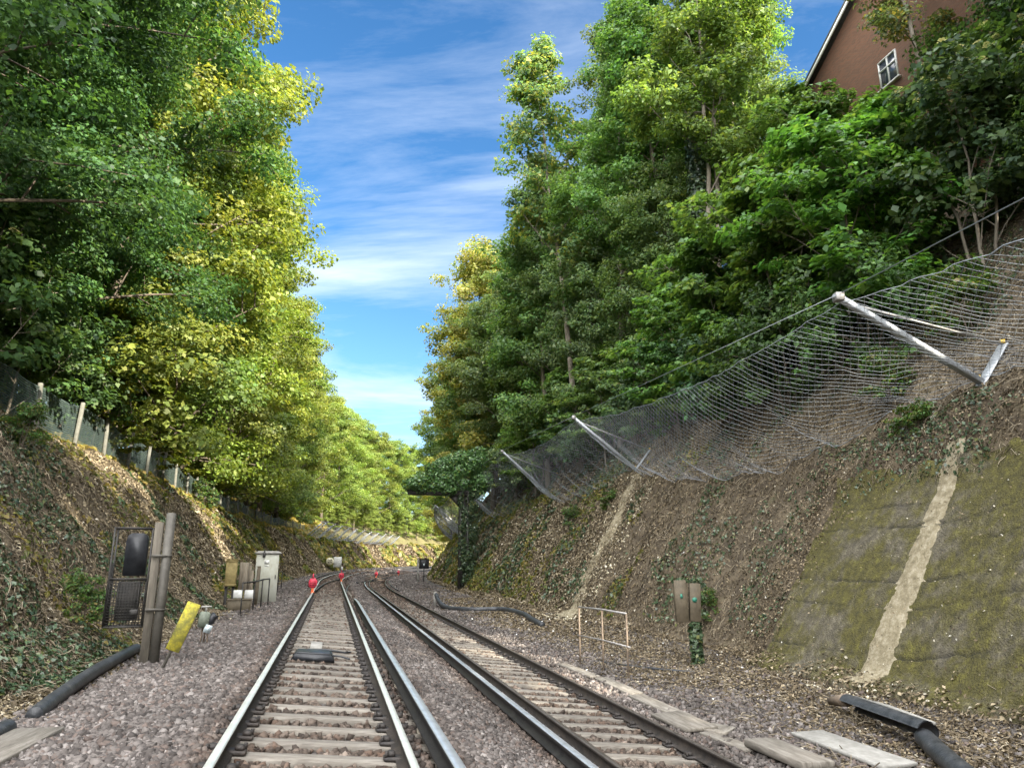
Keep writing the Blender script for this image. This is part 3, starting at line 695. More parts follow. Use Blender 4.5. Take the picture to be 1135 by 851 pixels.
r = thing('speed_sign', 'small round cream speed sign reading 20 below the left catch fence', 'sign', at(101, -3.9), heading(101)+.08)
zc = 1.5-float(gz(101, -3.9))
b = MB(); b.disc((0, 0, zc), .50, .03, n=28); b.build('disc', M['cream'], r)
b = MB(); b.tube([(0, .05, -.2), (0, .05, zc)], .035, 8); b.build('stake', M['darksteel'], r)
cu = bpy.data.curves.new('digits', 'FONT'); cu.body = '20'; cu.size = .62; cu.align_x = 'CENTER'; cu.align_y = 'CENTER'; cu.extrude = .004; cu.offset = .012
to = bpy.data.objects.new('tmp_digits', cu); COL.objects.link(to)
dg = bpy.context.evaluated_depsgraph_get(); me = bpy.data.meshes.new_from_object(to.evaluated_get(dg)); bpy.data.objects.remove(to)
me.materials.clear(); me.materials.append(M['darksteel'])
o = link('digits', me, r); o.location = (0, -.022, zc); o.rotation_euler = (math.pi/2, 0, 0)
box_on_legs('junction_box', 'distant white box on legs next to the round speed sign', 'box', 101.5, -2.95, 1.0, .6, .75, 2.1, M['white'], M['darksteel'], (-.35, .35), False)
r = thing('dwarf_signal', 'black signal box on a pale post at foot of right bank far off', 'signal', at(76, 7.75), heading(76))
b = MB(); b.box((0, -.1, 1.2), (.2, .2, 2.5), bev=.01); b.build('post', M['concrete'], r)
b = MB(); b.box((.62, .05, 1.95), (1.0, .35, 1.0), bev=.04); b.build('lamp_case', M['black'], r)
b = MB(); b.box((.5, 0, 2.50), (1.25, .6, .05), bev=.01); b.build('hood', M['darksteel'], r)
b = MB(); b.box((.6, -.13, 1.85), (.14, .02, .22)); b.build('lens_plate', M['paleblue'], r)
b = MB(); b.box((.62, .05, .72), (.09, .09, 1.5), bev=.01); b.build('rear_leg', M['darksteel'], r)

# ------------------------------------------------------------------ ivy-clad cantilever gantry on the right
r = thing('signal_gantry', 'ivy smothered steel post with an arm reaching over the right track', 'gantry', at(54.3, 9.55), heading(54))
gh = 6.75 - float(gz(54.3, 9.55))
b = MB(); b.box((-.28, 0, gh/2-.4), (.16, .55, gh+.8)); b.box((.28, 0, gh/2-.4), (.16, .55, gh+.8)); b.box((0, 0, gh/2-.4), (.5, .05, gh+.8)); b.build('column', M['darksteel'], r)
b = MB(); b.box((-2.0, 0, gh-.12), (4.6, .45, .40), bev=.02); b.prism([(-.35, gh-.3), (-.35, gh-1.2), (-1.25, gh-.3)], -.08, .08); b.build('arm', M['darksteel'], r)
cen = [(-4.2+5.8*random.random()**.75, random.uniform(-.5, .8), 0, 1.) for _ in range(80)]
cen = [(x, y, gh + .25 + random.uniform(-.1, 1.)*(3.0 + .62*x*(1 if x < 0 else -.2)), 1.) for x, y, _, _ in cen]
ivy_clump('ivy', r, cen, 20000, .16, (.75, .7, .5), tint=(1.5, 1.9, 1.2))
ivy_clump('ivy', r, [(random.uniform(.1, .75), random.uniform(-.3, .2), z) for z in np.linspace(0, gh, 46)], 6000, .15, (.42, .4, .30))
ivy_clump('ivy', r, [(random.uniform(-.3, .0), -.2, z) for z in np.linspace(1.5, gh, 20)], 1500, .14, (.25, .25, .2))

# ------------------------------------------------------------------ concrete revetment, sandy streak, chalk run on the right bank
SS = srange([(3.2, 15.3, .09)]); TT = srange([(9.05, 12.05, .014)])
def slab_z(s, t):
    return slab_zj(s, t)[0]
def slab_zj(s, t):
    joint = 0
    for tj, k in ((9.75, 1), (10.3, .6), (10.62, 1.), (11.0, .7), (11.32, 1.), (11.62, .7)):
        w = .022*noise2(s*2.7, np.full_like(s, tj*9), 3)
        joint = joint + k*.05*np.exp(-((t-tj-w)/.014)**2)*np.clip(.6+2.2*noise2(s*1.1, np.full_like(s, tj*5), 8), 0, 1)
    return gz(s, t) + .10 - joint + .04*fbm(s*2.5, t*2.5, 77) + .045*fbm(s*9, t*9, 78, 3), np.clip(joint/.05, 0, 1) + 0*gz(s, t)
ss, tt = np.meshgrid(SS, TT, indexing='ij'); tw = tt + 0*ss
edge = 15.2 - .28*np.abs(fbm(tt*2.2, tt*0, 8)) ; ss2 = np.minimum(ss, edge)
zz, crack = slab_zj(ss2, tw)
top = W(ss2, tw, zz); bot = W(ss2, tw, gz(ss2, tw)-.35)
a_, b_ = len(SS), len(TT); i = (np.arange(a_-1)[:, None]*b_+np.arange(b_-1)[None]).ravel()
f = np.stack([i+1, i+b_+1, i+b_, i], 1)
rim = []
nb = a_*b_
for k in range(a_-1):
    for j in (0, b_-1): rim.append([k*b_+j, (k+1)*b_+j, (k+1)*b_+j+nb, k*b_+j+nb])
for j in range(b_-1):
    k = (a_-1)*b_; rim.append([k+j, k+j+1, k+j+1+nb, k+j+nb])
link('retaining_slab', raw_mesh('retaining_slab', np.concatenate([top.reshape(-1, 3), bot.reshape(-1, 3)]), np.concatenate([f, np.array(rim)]).astype(np.int32), M['slab'], smooth=True, col=np.repeat(np.concatenate([1-.78*crack.ravel(), np.ones(crack.size)])[:, None], 3, 1)),
     label='mossy concrete slope facing with horizontal cracks at foot of right bank', category='retaining wall')
def run(name, edges, lift, m, label, n=60, rough=.03, zf=None, wave=.16):
    """a strip of spoil down the bank: edges = list of (t, s_left(far), s_right(near))"""
    E_ = np.array(edges); ts = np.linspace(E_[0, 0], E_[-1, 0], n); k = 9; V = []
    for q, t in enumerate(ts):
        a = np.interp(t, E_[:, 0][::1] if E_[0, 0] < E_[-1, 0] else E_[:, 0][::-1], E_[:, 1] if E_[0, 0] < E_[-1, 0] else E_[:, 1][::-1])
        c = np.interp(t, E_[:, 0] if E_[0, 0] < E_[-1, 0] else E_[:, 0][::-1], E_[:, 2] if E_[0, 0] < E_[-1, 0] else E_[:, 2][::-1])
        a += wave*float(fbm(np.array(t*3.1), np.array(1.), 91)); c += wave*float(fbm(np.array(t*3.1), np.array(7.), 92))
        for j in range(k):
            s = a+(c-a)*j/(k-1); e = 1-abs(2*j/(k-1)-1)**3
            z = float((zf or gz)(np.array(s), np.array(t))) + (lift+rough*random.random())*e - .05*(1-e)
            V.append(W(s, t, z))
    i = (np.arange(n-1)[:, None]*k+np.arange(k-1)[None]).ravel(); f = np.stack([i, i+1, i+k+1, i+k], 1)
    return link(name, raw_mesh(name, np.array(V), f.astype(np.int32), m, smooth=True), label=label, category='spoil run')
run('sandy_streak', [(9.15, 12.2, 11.2), (10.7, 12.12, 11.33), (11.9, 12.05, 11.45), (12.2, 12.0, 11.5)], .02, M['chalk'], 'straight pale sandy streak running down the mossy concrete facing', zf=lambda s, t: slab_z(s, t) if t < 12.0 else gz(s, t)+.10, rough=.02, wave=.03)
run('chalk_run', [(9.0, 29.9, 27.3), (9.6, 29.6, 28.0), (10.8, 30.2, 28.9), (12.0, 30.2, 29.1), (12.8, 30.7, 29.7), (13.5, 31.0, 30.2)], .05, M['chalk'], 'crooked pale chalk run under the middle catch fence post', rough=.10, wave=.5)
# crumbs of chalk about the runs
def crumbs(n, s0, s1, t0, t1, sz): stones('chalk_crumbs', n, s0, s1, t0, t1, sz, None, [(.55, .50, .36), (.62, .58, .46), (.40, .34, .22), (.5, .46, .36), (.45, .40, .28)])
litter('slab_debris', 1500, 4, 15.2, 9.2, 12.2, BROWN+[(.5, .48, .42)], [3, 3, 3, 3, 2, 1], (.02, .06), M['litter'], off=.13)
litter('leaf_litter', 5000, 13.6, 16.2, 9.2, 12.4, BROWN, [4, 4, 1.5, 4, .2], (.03, .08), M['litter'], lambda s, t: rng.uniform(size=len(s)) < sstep(14.3, 15.2, s + .9*fbm(s*1.3, t*1.3, 12)), off=.12)
litter('ivy_cover', 2600, 5, 15.4, 11.2, 12.6, IVY, [4, 4, 2, 1], (.05, .11), M['ivy'], lambda s, t: rng.uniform(size=len(s)) < sstep(11.75, 12.3, t + 1.2*fbm(s*1.1, t*1.1, 14)), off=.14)
litter('leaf_litter', 5000, 5, 15.4, 9.0, 9.8, BROWN, [4, 4, 3, 3, 1], (.04, .10), M['litter'], lambda s, t: rng.uniform(size=len(s)) < sstep(9.65, 9.2, t + .6*fbm(s*1.1, t*1.1, 15)), off=.11)
crumbs(700, 27.2, 31.2, 8.6, 13.4, (.02, .07)); crumbs(260, 10.9, 12.5, 8.7, 9.6, (.015, .05))
litter('pale_scraps', 260, 6, 40, 5.5, 12, [(.62, .60, .55), (.70, .70, .68)], [1, 1], (.03, .07), M['litter'], noslab, off=.03)

# ------------------------------------------------------------------ left fence
FT = -8.25
fr = thing('mesh_fence', 'long green mesh fence with pale posts along the top of the left bank', 'fence', at(30, FT)); o0 = np.array(fr.location)
def fz(s): return float(np.mean(gz(np.array([s-.6, s, s+.6]), np.array([FT]*3)))) - .05
b = MB(); b.box((0, 0, .70), (.11, .11, 1.75), bev=.01); pm = None
for s in list(np.arange(16, 60, 3.1)) + list(np.arange(60, 106, 4.6)):
    if pm is None: o = b.build('fence_post', M['fencepost'], fr); pm = o.data
    else: o = link('fence_post', pm, fr)
    o.location = Vector(W(s, FT, fz(s))) - Vector(o0); o.rotation_euler = (random.uniform(-.05, .05), random.uniform(-.05, .05), heading(s))
V = []; F = []
def ribbon(p, q, w):
    k = len(V); V.extend([p+w, p-w, q-w, q+w]); F.append([k, k+1, k+2, k+3])
sv = np.arange(14, 105.4, .055)
zb_ = np.interp(sv, np.arange(14, 106, .5), [fz(s) for s in np.arange(14, 106, .5)])
wob = .04*fbm(sv*.8, sv*0, 5); lo = W(sv, FT-.07+wob, zb_-.05) - o0; hi = W(sv, FT-.07+wob*1.6, zb_+1.42+.05*fbm(sv*.7, sv*0, 15)) - o0
tang = np.gradient(lo, axis=0); tang /= np.linalg.norm(tang, axis=1, keepdims=True)
for k in range(len(sv)): ribbon(lo[k], hi[k], tang[k]*.0085)
for j in range(24):
    u = j/23; L_ = lo*(1-u)+hi*u; zz_ = np.array((0, 0, .008 if 0 < j < 23 else .014))
    for k in range(0, len(sv)-6, 6): ribbon(L_[k], L_[k+6], zz_)
link('mesh_sheet', raw_mesh('mesh_sheet', np.array(V), np.array(F, np.int32), M['fencewire']), fr)

# ------------------------------------------------------------------ catch fences
def wires(edges, r):
    """three-sided wires: edges (n,2,3)"""
    e = np.asarray(edges); n = len(e); d = unit(e[:, 1]-e[:, 0]); a = unit(np.cross(d, np.array((.31, .22, .92)))); b = np.cross(d, a)
    V = np.empty((n, 6, 3))
    for k in range(3):
        o = (a*math.cos(2.094*k)+b*math.sin(2.094*k))*r; V[:, k] = e[:, 0]+o; V[:, 3+k] = e[:, 1]+o
    F = (np.arange(n)*6)[:, None, None] + np.array([[(0, 1, 4, 3), (1, 2, 5, 4), (2, 0, 3, 5)]])
    return V.reshape(-1, 3), F.reshape(-1, 4).astype(np.int32)
def catch_fence(label, posts, sgn, cell, wr, dip=.9, sag=.55, pr=.075, post_from=0):
    """posts: (s, base t, tip t, tip z); sgn +1: bank rises to the right"""
    root = thing('catch_fence', label, 'catch fence', tuple(W(posts[1][0], posts[1][1], 5))); o0 = np.array(root.location)
    base = [W(s, tb, gz(s, tb)+.05)-o0 for s, tb, tt, tz in posts]; tip = [W(s, tt, tz)-o0 for s, tb, tt, tz in posts]
    for k, (s, tb, tt, tz) in enumerate(posts):
        if k < post_from: continue
        B, T = Vector(base[k]), Vector(tip[k]); d = (T-B).normalized()
        up = Vector(W(s, tb+sgn*.75, gz(s, tb+sgn*.75)+.16)-o0)
        side = Vector(tuple(W(s+1, tb, 0)-W(s, tb, 0))).normalized()
        def beam(p, q, w, h):
            dd = (q-p).normalized(); nn = dd.cross(side).normalized(); R = Matrix((side, dd, nn)).transposed()
            return MB().box((p+q)/2, (w, (q-p).length, h), R, bev=.012)
        b = beam(B, T + d*.12, pr*2, pr*1.6); b.build('support_post', M['galv'], root); po = root.children[-1]
        b = beam(B-(up-B).normalized()*.12, up, .26, .035); b.build('base_plate', M['galv'], po)
        b = MB(); b.tube([T - d*.25, up], pr*.33, 8); b.build('stay', M['handrail'], po)
        b = MB(); b.box(T+d*.02, (pr*2.3, pr*2.9, pr*2.2), bev=.008); b.build('head_bracket', M['handrail'], po)
        b = MB(); b.tube([up+Vector((0, 0, .02)), up+Vector((0, 0, .10))], .04, 8); b.tube([B+side*.05+Vector((0, 0, .08)), B+side*.05+Vector((0, 0, .16))], .035, 8); b.build('anchor_cap', M['yellowcap'], po)
    b = MB()
    for k in range(len(posts)-1): b.tube([Vector(tip[k])+Vector((0, 0, .08)), Vector(tip[k+1])+Vector((0, 0, .08))], wr*2.3, 6)
    b.build('top_cable', M['rope'], root)
    for k in range(len(posts)-1):
        s0, tb0, tt0, tz0 = posts[k]; s1, tb1, tt1, tz1 = posts[k+1]; L = s1-s0
        nu = int(L/cell); nv = max(6, int(4.0/cell)); u = np.linspace(0, 1, nu+1)[:, None]; v = np.linspace(0, 1, nv+1)[None, :]
        s = s0+(s1-s0)*u + 0*v; par = 4*u*(1-u); f = min(1., L/18)
        tt_ = tt0+(tt1-tt0)*u; tz_ = tz0+(tz1-tz0)*u - sag*f*par - .15
        tb_ = tb0+(tb1-tb0)*u - sgn*dip*f*par
        zb = gz(s[:, :1], tb_)+.16
        t = tb_*(1-v)+tt_*v; z = zb*(1-v)+tz_*v - .42*4*v*(1-v)*(.35+.65*par) + .09*fbm(s*.9, v*4+0*s, 3) + .05*fbm(s*3.1, v*9+0*s, 13)
        t = t - sgn*.25*4*v*(1-v)*par
        z = np.maximum(z, gz(s, t)+.10)
        P = W(s, t, z)-o0
        # diagonal mesh
        A = np.concatenate([np.stack([P[:-1, :-1], P[1:, 1:]], 2).reshape(-1, 2, 3), np.stack([P[:-1, 1:], P[1:, :-1]], 2).reshape(-1, 2, 3)])
        V, F = wires(A, wr)
        rim = np.concatenate([np.stack([P[:-1, 0], P[1:, 0]], 1), np.stack([P[:-1, -1], P[1:, -1]], 1)]); V2, F2 = wires(rim, wr*2.2)
        link('net_panel', raw_mesh('net_panel', np.concatenate([V, V2]), np.concatenate([F, F2+len(V)]), M['wire']), root)
catch_fence('big steel mesh catch fence on leaning posts along the right bank', [(-3.5, 13.3, 9.95, 6.9), (11.9, 13.28, 9.95, 6.96), (30.95, 13.6, 10.6, 8.1), (47.9, 14.3, 11.1, 9.0), (64, 13.6, 10.3, 8.3)], 1, .23, .0044, post_from=1)
catch_fence('small distant catch fence on the right bank beyond the ivy gantry', [(72, 13.4, 10.6, 8.0), (86, 13.2, 9.9, 7.9), (91, 13.2, 9.9, 7.9), (104, 13.2, 9.9, 7.9)], 1, .34, .011, post_from=1, pr=.09)
lp = [(106+6.2*k, -7.9, -5.4, 6.9) for k in range(11)]
catch_fence('pale row of leaning catch fence posts on the distant left bank', [(104, -7.9, -5.6, 6.8)] + lp, -1, .36, .011, dip=.5, sag=.5, pr=.10)

# ------------------------------------------------------------------ brick house above the right bank
r = thing('brick_house', 'red brick gable of a house half hidden by trees above right bank', 'house', tuple(W(20, 23.2, 14)), heading(20))
swap = Matrix(((0, 1, 0, 0), (1, 0, 0, 0), (0, 0, 1, 0), (0, 0, 0, 1)))
b = MB(); b.prism([(-11, 0), (11, 0), (11, 10.2), (0, 16.6), (-11, 10.2)], 0, 9, swap); b.build('wall', M['brick'], r)
b = MB()
for sg in (-1, 1): b.prism([(sg*11.6, 9.95), (0, 16.7), (0, 16.95), (sg*11.6, 10.2)], -.35, 9.4, swap)
b.build('roof', M['darksteel'], r)
b = MB()
for sg in (-1, 1): b.prism([(sg*11.6, 9.7), (0, 16.45), (0, 16.68), (sg*11.6, 9.93)], -.40, -.36, swap)
b.build('verge_board', M['white'], r)
def house_window(y, z, w, h):
    b = MB()
    for dy in (-w/2, w/2, 0): b.box((-.03, y+dy, z), (.08, .07, h+.07))
    for dz in (-h/2, h/2, h*.15): b.box((-.034, y, z+dz), (.09, w, .07))
    fo = b.build('window_frame', M['white'], r)
    b = MB(); b.box((-.012, y, z), (.02, w, h)); b.build('pane', M['glass'], fo)
    b = MB(); b.box((-.08, y, z-h/2-.08), (.2, w+.3, .08), bev=.01); b.build('sill', M['white'], fo)
house_window(2.9, 9.15, 1.0, 1.35); house_window(-3.5, 9.15, 1.0, 1.35)

# ------------------------------------------------------------------ trees and shrubs
def frame_perp(d):
    a = d.orthogonal().normalized(); return a, d.cross(a).normalized()
def tree_variant(seed, Ht, cb, R, nleaf, leaf, cols, wts, trunk_r=.2, limbs=22, shape='oval', clump=(.5, .95), flat=.55, lean=(0, 0), droop=0., twig=6, stems=1, spread=.0, upness=.75, elev=(15, 55)):
    """returns (trunk mesh data MB, crown verts, faces, colours)"""
    rd = random.Random(seed); g = np.random.default_rng(seed)
    wood = MB(); C = []
    for st in range(stems):
        az0 = rd.uniform(0, 6.283); off = spread*(1 if stems > 1 else 0)
        base = Vector((math.cos(az0)*off*.3, math.sin(az0)*off*.3, -.6)); topx = Vector((lean[0]+math.cos(az0)*off, lean[1]+math.sin(az0)*off, Ht*.96*rd.uniform(.85, 1) if st else Ht*.96))
        K = 9; tr = []
        for i in range(K+1):
            u = i/K; w = trunk_r*2.2*math.sin(u*3.14)
            tr.append(base.lerp(topx, u) + Vector((rd.uniform(-w, w)*.5, rd.uniform(-w, w)*.5, 0)))
        r0 = trunk_r*(1 if stems == 1 else .7)
        wood.tube(tr, [r0*(1.25 if i == 0 else 1)*(1-.86*(i/K)) + .012 for i in range(K+1)], 8)
        nl = max(4, limbs//stems)
        for l in range(nl):
            u = cb + (1-cb)*((l+rd.random()*.7)/nl)**.9; u = min(.985, u)
            x = u*K; i = min(K-1, int(x)); p = tr[i].lerp(tr[i+1], x-i)
            q = (u-cb)/(1-cb)
            if shape == 'oval': prof = math.sqrt(max(0, 1-((q-.38)/.68)**2))
            elif shape == 'column': prof = (.55+.45*math.sin(3.14*min(1, q*1.05+.1)))*(1-.55*q*q)
            elif shape == 'dome': prof = math.sqrt(max(.03, 1-q*q*.96))
            else: prof = 1-.8*q
            ln = R*prof*rd.uniform(.72, 1.12) + .25
            az = az0 + l*2.39996 + rd.uniform(-.5, .5); el = math.radians(rd.uniform(*elev) + 22*q)
            d = Vector((math.cos(az)*math.cos(el), math.sin(az)*math.cos(el), math.sin(el)))
            pts = [p]; dd = d.copy()
            for k in range(4):
                dd = (dd + Vector((rd.uniform(-.2, .2), rd.uniform(-.2, .2), rd.uniform(-.1, .14) - droop*k*.22))).normalized(); pts.append(pts[-1] + dd*ln/4)
            rl = max(.012, r0*(1-.8*u)*.30)
            wood.tube(pts, [rl*(1-.8*k/4)+.006 for k in range(5)], 5, cap=False)
            C.append((pts[-1], rd.uniform(*clump)*.9))
            for tw in range(twig):
                v = .25 + .75*(tw+rd.random())/twig; x = min(3.999, v*4); i = int(x); pp = pts[i].lerp(pts[i+1], x-i)
                a, b = frame_perp(dd); an = rd.uniform(0, 6.283)
                sd = (dd*.55 + (a*math.cos(an)+b*math.sin(an)) + Vector((0, 0, .15-droop))).normalized(); tl = ln*rd.uniform(.16, .36)+.2
                e = pp + sd*tl
                wood.tube([pp, pp.lerp(e, .5)+Vector((0, 0, .04)), e], [rl*.35+.005, rl*.25+.004, .004], 4, cap=False)
                C.append((e, rd.uniform(*clump))); 
                if rd.random() < .6: C.append((pp.lerp(e, .5) + Vector((0, 0, .1)), rd.uniform(*clump)*.8))
        C.append((tr[-1], clump[1]*.7))
    cen = np.array([tuple(c) for c, _ in C]); rad = np.array([r for _, r in C])
    w = rad**2.2*g.uniform(.35, 1.2, len(rad)); k = g.choice(len(cen), nleaf, p=w/w.sum())
    d = unit(g.normal(size=(nleaf, 3))); rr = g.uniform(0, 1, (nleaf, 1))**.42
    P = cen[k] + d*rr*rad[k][:, None]*np.array((1, 1, flat)); P[:, 2] -= droop*.35*(rr[:, 0]**2)*rad[k]
    axis = np.array((lean[0]*.5, lean[1]*.5, 0)); outw = P - axis; outw[:, 2] = 0; outw = unit(outw)
    nn = unit(np.array((0, 0, 1.))*upness + outw*.45 + d*.35 + g.normal(size=(nleaf, 3))*.5)
    tone = g.uniform(.72, 1.22, len(cen))[k][:, None]; hue = g.uniform(-.06, .06, (len(cen), 3))[k]
    cc = pick(nleaf, cols, wts, .22)*tone*(1+hue)
    ok = P[:, 2] > .15
    P, nn, cc = P[ok], nn[ok], cc[ok]
    v, f = leaves(P, nn, leaf*np.clip(g.lognormal(-.02, .32, len(P)), .4, 1.9), .72, .12)
    return wood, v, f, np.repeat(cc, 4, 0), (cen, rad)
LIME = [(.175, .22, .042), (.225, .265, .052), (.125, .175, .038), (.275, .30, .07)]
MAPLE = [(.058, .115, .04), (.08, .15, .045), (.042, .088, .036), (.105, .175, .05)]
ASH = [(.10, .168, .058), (.135, .205, .070), (.078, .132, .050), (.18, .23, .078)]
GOLD = [(.27, .265, .065), (.34, .31, .09), (.21, .23, .055), (.16, .21, .05)]
BRIGHT = [(.088, .172, .040), (.118, .22, .046), (.064, .125, .036), (.17, .25, .058)]
DARK = [(.045, .09, .032), (.065, .13, .042), (.035, .068, .028), (.095, .155, .05)]
VAR = {}
def variant(key, bark='bark', **kw):
    wood, v, f, c, cen = tree_variant(**kw)
    VAR[key] = dict(trunk=raw_mesh('trunk', wood.v, wood.f, M[bark], smooth=True), crown=raw_mesh('crown', v, f, M['leaf'], col=c), cen=cen)
variant('lime_a', seed=1, Ht=22, cb=.05, R=6.4, nleaf=80000, leaf=.18, cols=LIME, wts=[4, 3, 3, 1], trunk_r=.27, limbs=42, clump=(.7, 1.35), twig=6, elev=(5, 50))
variant('lime_b', seed=2, Ht=21, cb=.04, R=6.0, nleaf=80000, leaf=.18, cols=LIME, wts=[4, 3, 3, 1], trunk_r=.25, limbs=40, clump=(.7, 1.3), twig=6, elev=(5, 50))
variant('lime_c', seed=21, Ht=21, cb=.10, R=6.2, nleaf=70000, leaf=.19, cols=LIME, wts=[4, 3, 3, 1], trunk_r=.25, limbs=36, clump=(.7, 1.3), twig=6, elev=(10, 50))
variant('maple', seed=3, Ht=19, cb=.06, R=6.8, nleaf=165000, leaf=.125, cols=MAPLE, wts=[4, 3, 3, 1], trunk_r=.27, limbs=40, clump=(.7, 1.3), flat=.42, droop=.15, twig=6, elev=(0, 45))
variant('ash_a', 'pale_bark', seed=4, Ht=25, cb=.36, R=4.3, nleaf=58000, leaf=.165, cols=ASH, wts=[4, 3, 3, 1.4], trunk_r=.2, limbs=34, shape='column', clump=(.5, 1.0), twig=6, elev=(20, 60), stems=2, spread=1.3)
variant('ash_b', 'pale_bark', seed=5, Ht=24, cb=.40, R=4.1, nleaf=42000, leaf=.165, cols=ASH, wts=[4, 3, 3, 1.4], trunk_r=.18, limbs=28, shape='column', clump=(.5, 1.0), lean=(-1.4, .5), twig=6, elev=(20, 60))
variant('sparse', 'pale_bark', seed=6, Ht=24, cb=.42, R=3.3, nleaf=14000, leaf=.19, cols=ASH+[(.28, .26, .06)], wts=[2, 3, 2, 2, 3], trunk_r=.16, limbs=22, shape='column', clump=(.45, .9), lean=(-2.2, .3), twig=5, elev=(10, 50))
variant('gold', seed=7, Ht=18, cb=.22, R=5.2, nleaf=54000, leaf=.18, cols=GOLD, wts=[3, 2, 3, 2], trunk_r=.22, limbs=32, clump=(.6, 1.2), twig=6)
variant('bushy', seed=8, Ht=15, cb=.20, R=4.8, nleaf=64000, leaf=.165, cols=ASH+[(.14, .21, .055)], wts=[3, 3, 2, 2, 2], trunk_r=.2, limbs=36, clump=(.6, 1.15), twig=6, elev=(0, 45))
variant('sapling', 'pale_bark', seed=9, Ht=7.0, cb=.12, R=3.2, nleaf=17000, leaf=.20, cols=BRIGHT, wts=[4, 3, 3, 1.5], trunk_r=.07, limbs=24, shape='dome', clump=(.35, .8), flat=.32, stems=3, spread=.9, twig=6, upness=1.2, elev=(10, 50))
variant('elder', 'pale_bark', seed=10, Ht=5.2, cb=.15, R=2.6, nleaf=11000, leaf=.17, cols=MAPLE, wts=[4, 3, 2, 2], trunk_r=.06, limbs=22, shape='dome', clump=(.35, .7), flat=.5, stems=3, spread=.8, droop=.1, twig=5)
variant('thicket', seed=12, Ht=4.0, cb=.05, R=2.6, nleaf=10000, leaf=.17, cols=DARK, wts=[4, 3, 3, 1], trunk_r=.05, limbs=22, shape='dome', clump=(.35, .75), flat=.6, stems=3, spread=.9, twig=5)
variant('yew', seed=13, Ht=15, cb=.03, R=5.2, nleaf=64000, leaf=.155, cols=DARK, wts=[4, 3, 3, 1], trunk_r=.22, limbs=38, clump=(.6, 1.15), twig=6, elev=(-5, 40))
variant('scrub', seed=14, Ht=2.2, cb=.05, R=1.5, nleaf=3200, leaf=.15, cols=BRIGHT+GRASSC, wts=[3, 2, 3, 1, 1, 1, 1, 2], trunk_r=.03, limbs=12, shape='dome', clump=(.25, .5), flat=.6, stems=3, spread=.6, twig=4)
# elder flowers: flat cream plates on top of the outer twigs
def flower_mesh():
    g = np.random.default_rng(5); cen, rad = VAR['elder']['cen']; k = np.argsort(-(cen[:, 2] + .5*np.linalg.norm(cen[:, :2], axis=1)))[:90]; k = g.choice(k, 62, replace=False)
    V = []; F = []
    for i in k:
        c = cen[i] + np.array((0, 0, rad[i]*.62)) + g.normal(size=3)*.08; R = g.uniform(.08, .15); nn = unit(np.array((g.normal()*.25, g.normal()*.25, 1.)))
        a = unit(np.cross(nn, g.normal(size=3))); b = np.cross(nn, a)
        for q in range(26):
            rr = R*math.sqrt(g.random()); an = g.uniform(0, 6.283); o = c + a*rr*math.cos(an) + b*rr*math.sin(an) + nn*(.02-.6*rr*rr/R)*.5; e = .022; j = len(V)
            V += [o-a*e-b*e, o+a*e-b*e, o+a*e+b*e, o-a*e+b*e]; F.append([j, j+1, j+2, j+3])
    return raw_mesh('blossom', np.array(V), np.array(F, np.int32), M['petal'], col=np.full((len(V), 3), (.72, .70, .56)))
FLOW = flower_mesh()
def trunk_ivy(h, r, n, seed):
    g = np.random.default_rng(seed); z = g.uniform(0, 1, n)**.9*h; an = g.uniform(0, 6.283, n); rr = r*(1-.4*z/h)*g.uniform(.6, 1.5, n)
    P = np.stack([np.cos(an)*rr, np.sin(an)*rr, z], 1); nn = unit(np.stack([np.cos(an), np.sin(an), .35+0*z], 1) + g.normal(size=(n, 3))*.4)
    v, f = leaves(P, nn, g.uniform(.10, .18, n), .85, .1)
    return raw_mesh('ivy', v, f, M['ivy'], col=np.repeat(pick(n, IVY, [4, 3, 1, .5]), 4, 0))
IVYM = trunk_ivy(13, .55, 9000, 3)
KIND = dict(lime_c='broadleaf_tree', lime_a='broadleaf_tree', lime_b='broadleaf_tree', maple='maple_tree', ash_a='ash_tree', ash_b='ash_tree', sparse='ash_tree', gold='broadleaf_tree', bushy='broadleaf_tree',
            sapling='maple_sapling', elder='elder_shrub', thicket='shrub', yew='evergreen_tree', scrub='shrub')
def tree(key, s, t, label, group, sc=1., rz=None, tint=(1, 1, 1), lean=None, sink=.25, zsc=1., ivy=False):
    nm = KIND[key]; z = float(H(t)) - sink
    r = thing(nm, label, 'shrub' if nm.endswith('shrub') or nm == 'shrub' else ('sapling' if 'sapling' in nm else 'tree'), tuple(W(s, t, z)), random.uniform(0, 6.283) if rz is None else rz, group)
    r.scale = (sc, sc, sc*zsc)
    if lean: r.rotation_euler = (lean[0], lean[1], r.rotation_euler[2])
    o = link('trunk', VAR[key]['trunk'], r); o = link('crown', VAR[key]['crown'], r); o.color = (*tint, 1)
    if key == 'elder': link('blossom', FLOW, r, kind='stuff')
    if ivy: link('ivy', IVYM, r)
    return r
GL = 'trees on top of the left bank'; GR = 'trees on the right hand bank'; GLS = 'shrubs along the left fence'; GRS = 'shrubs above the right catch fence'
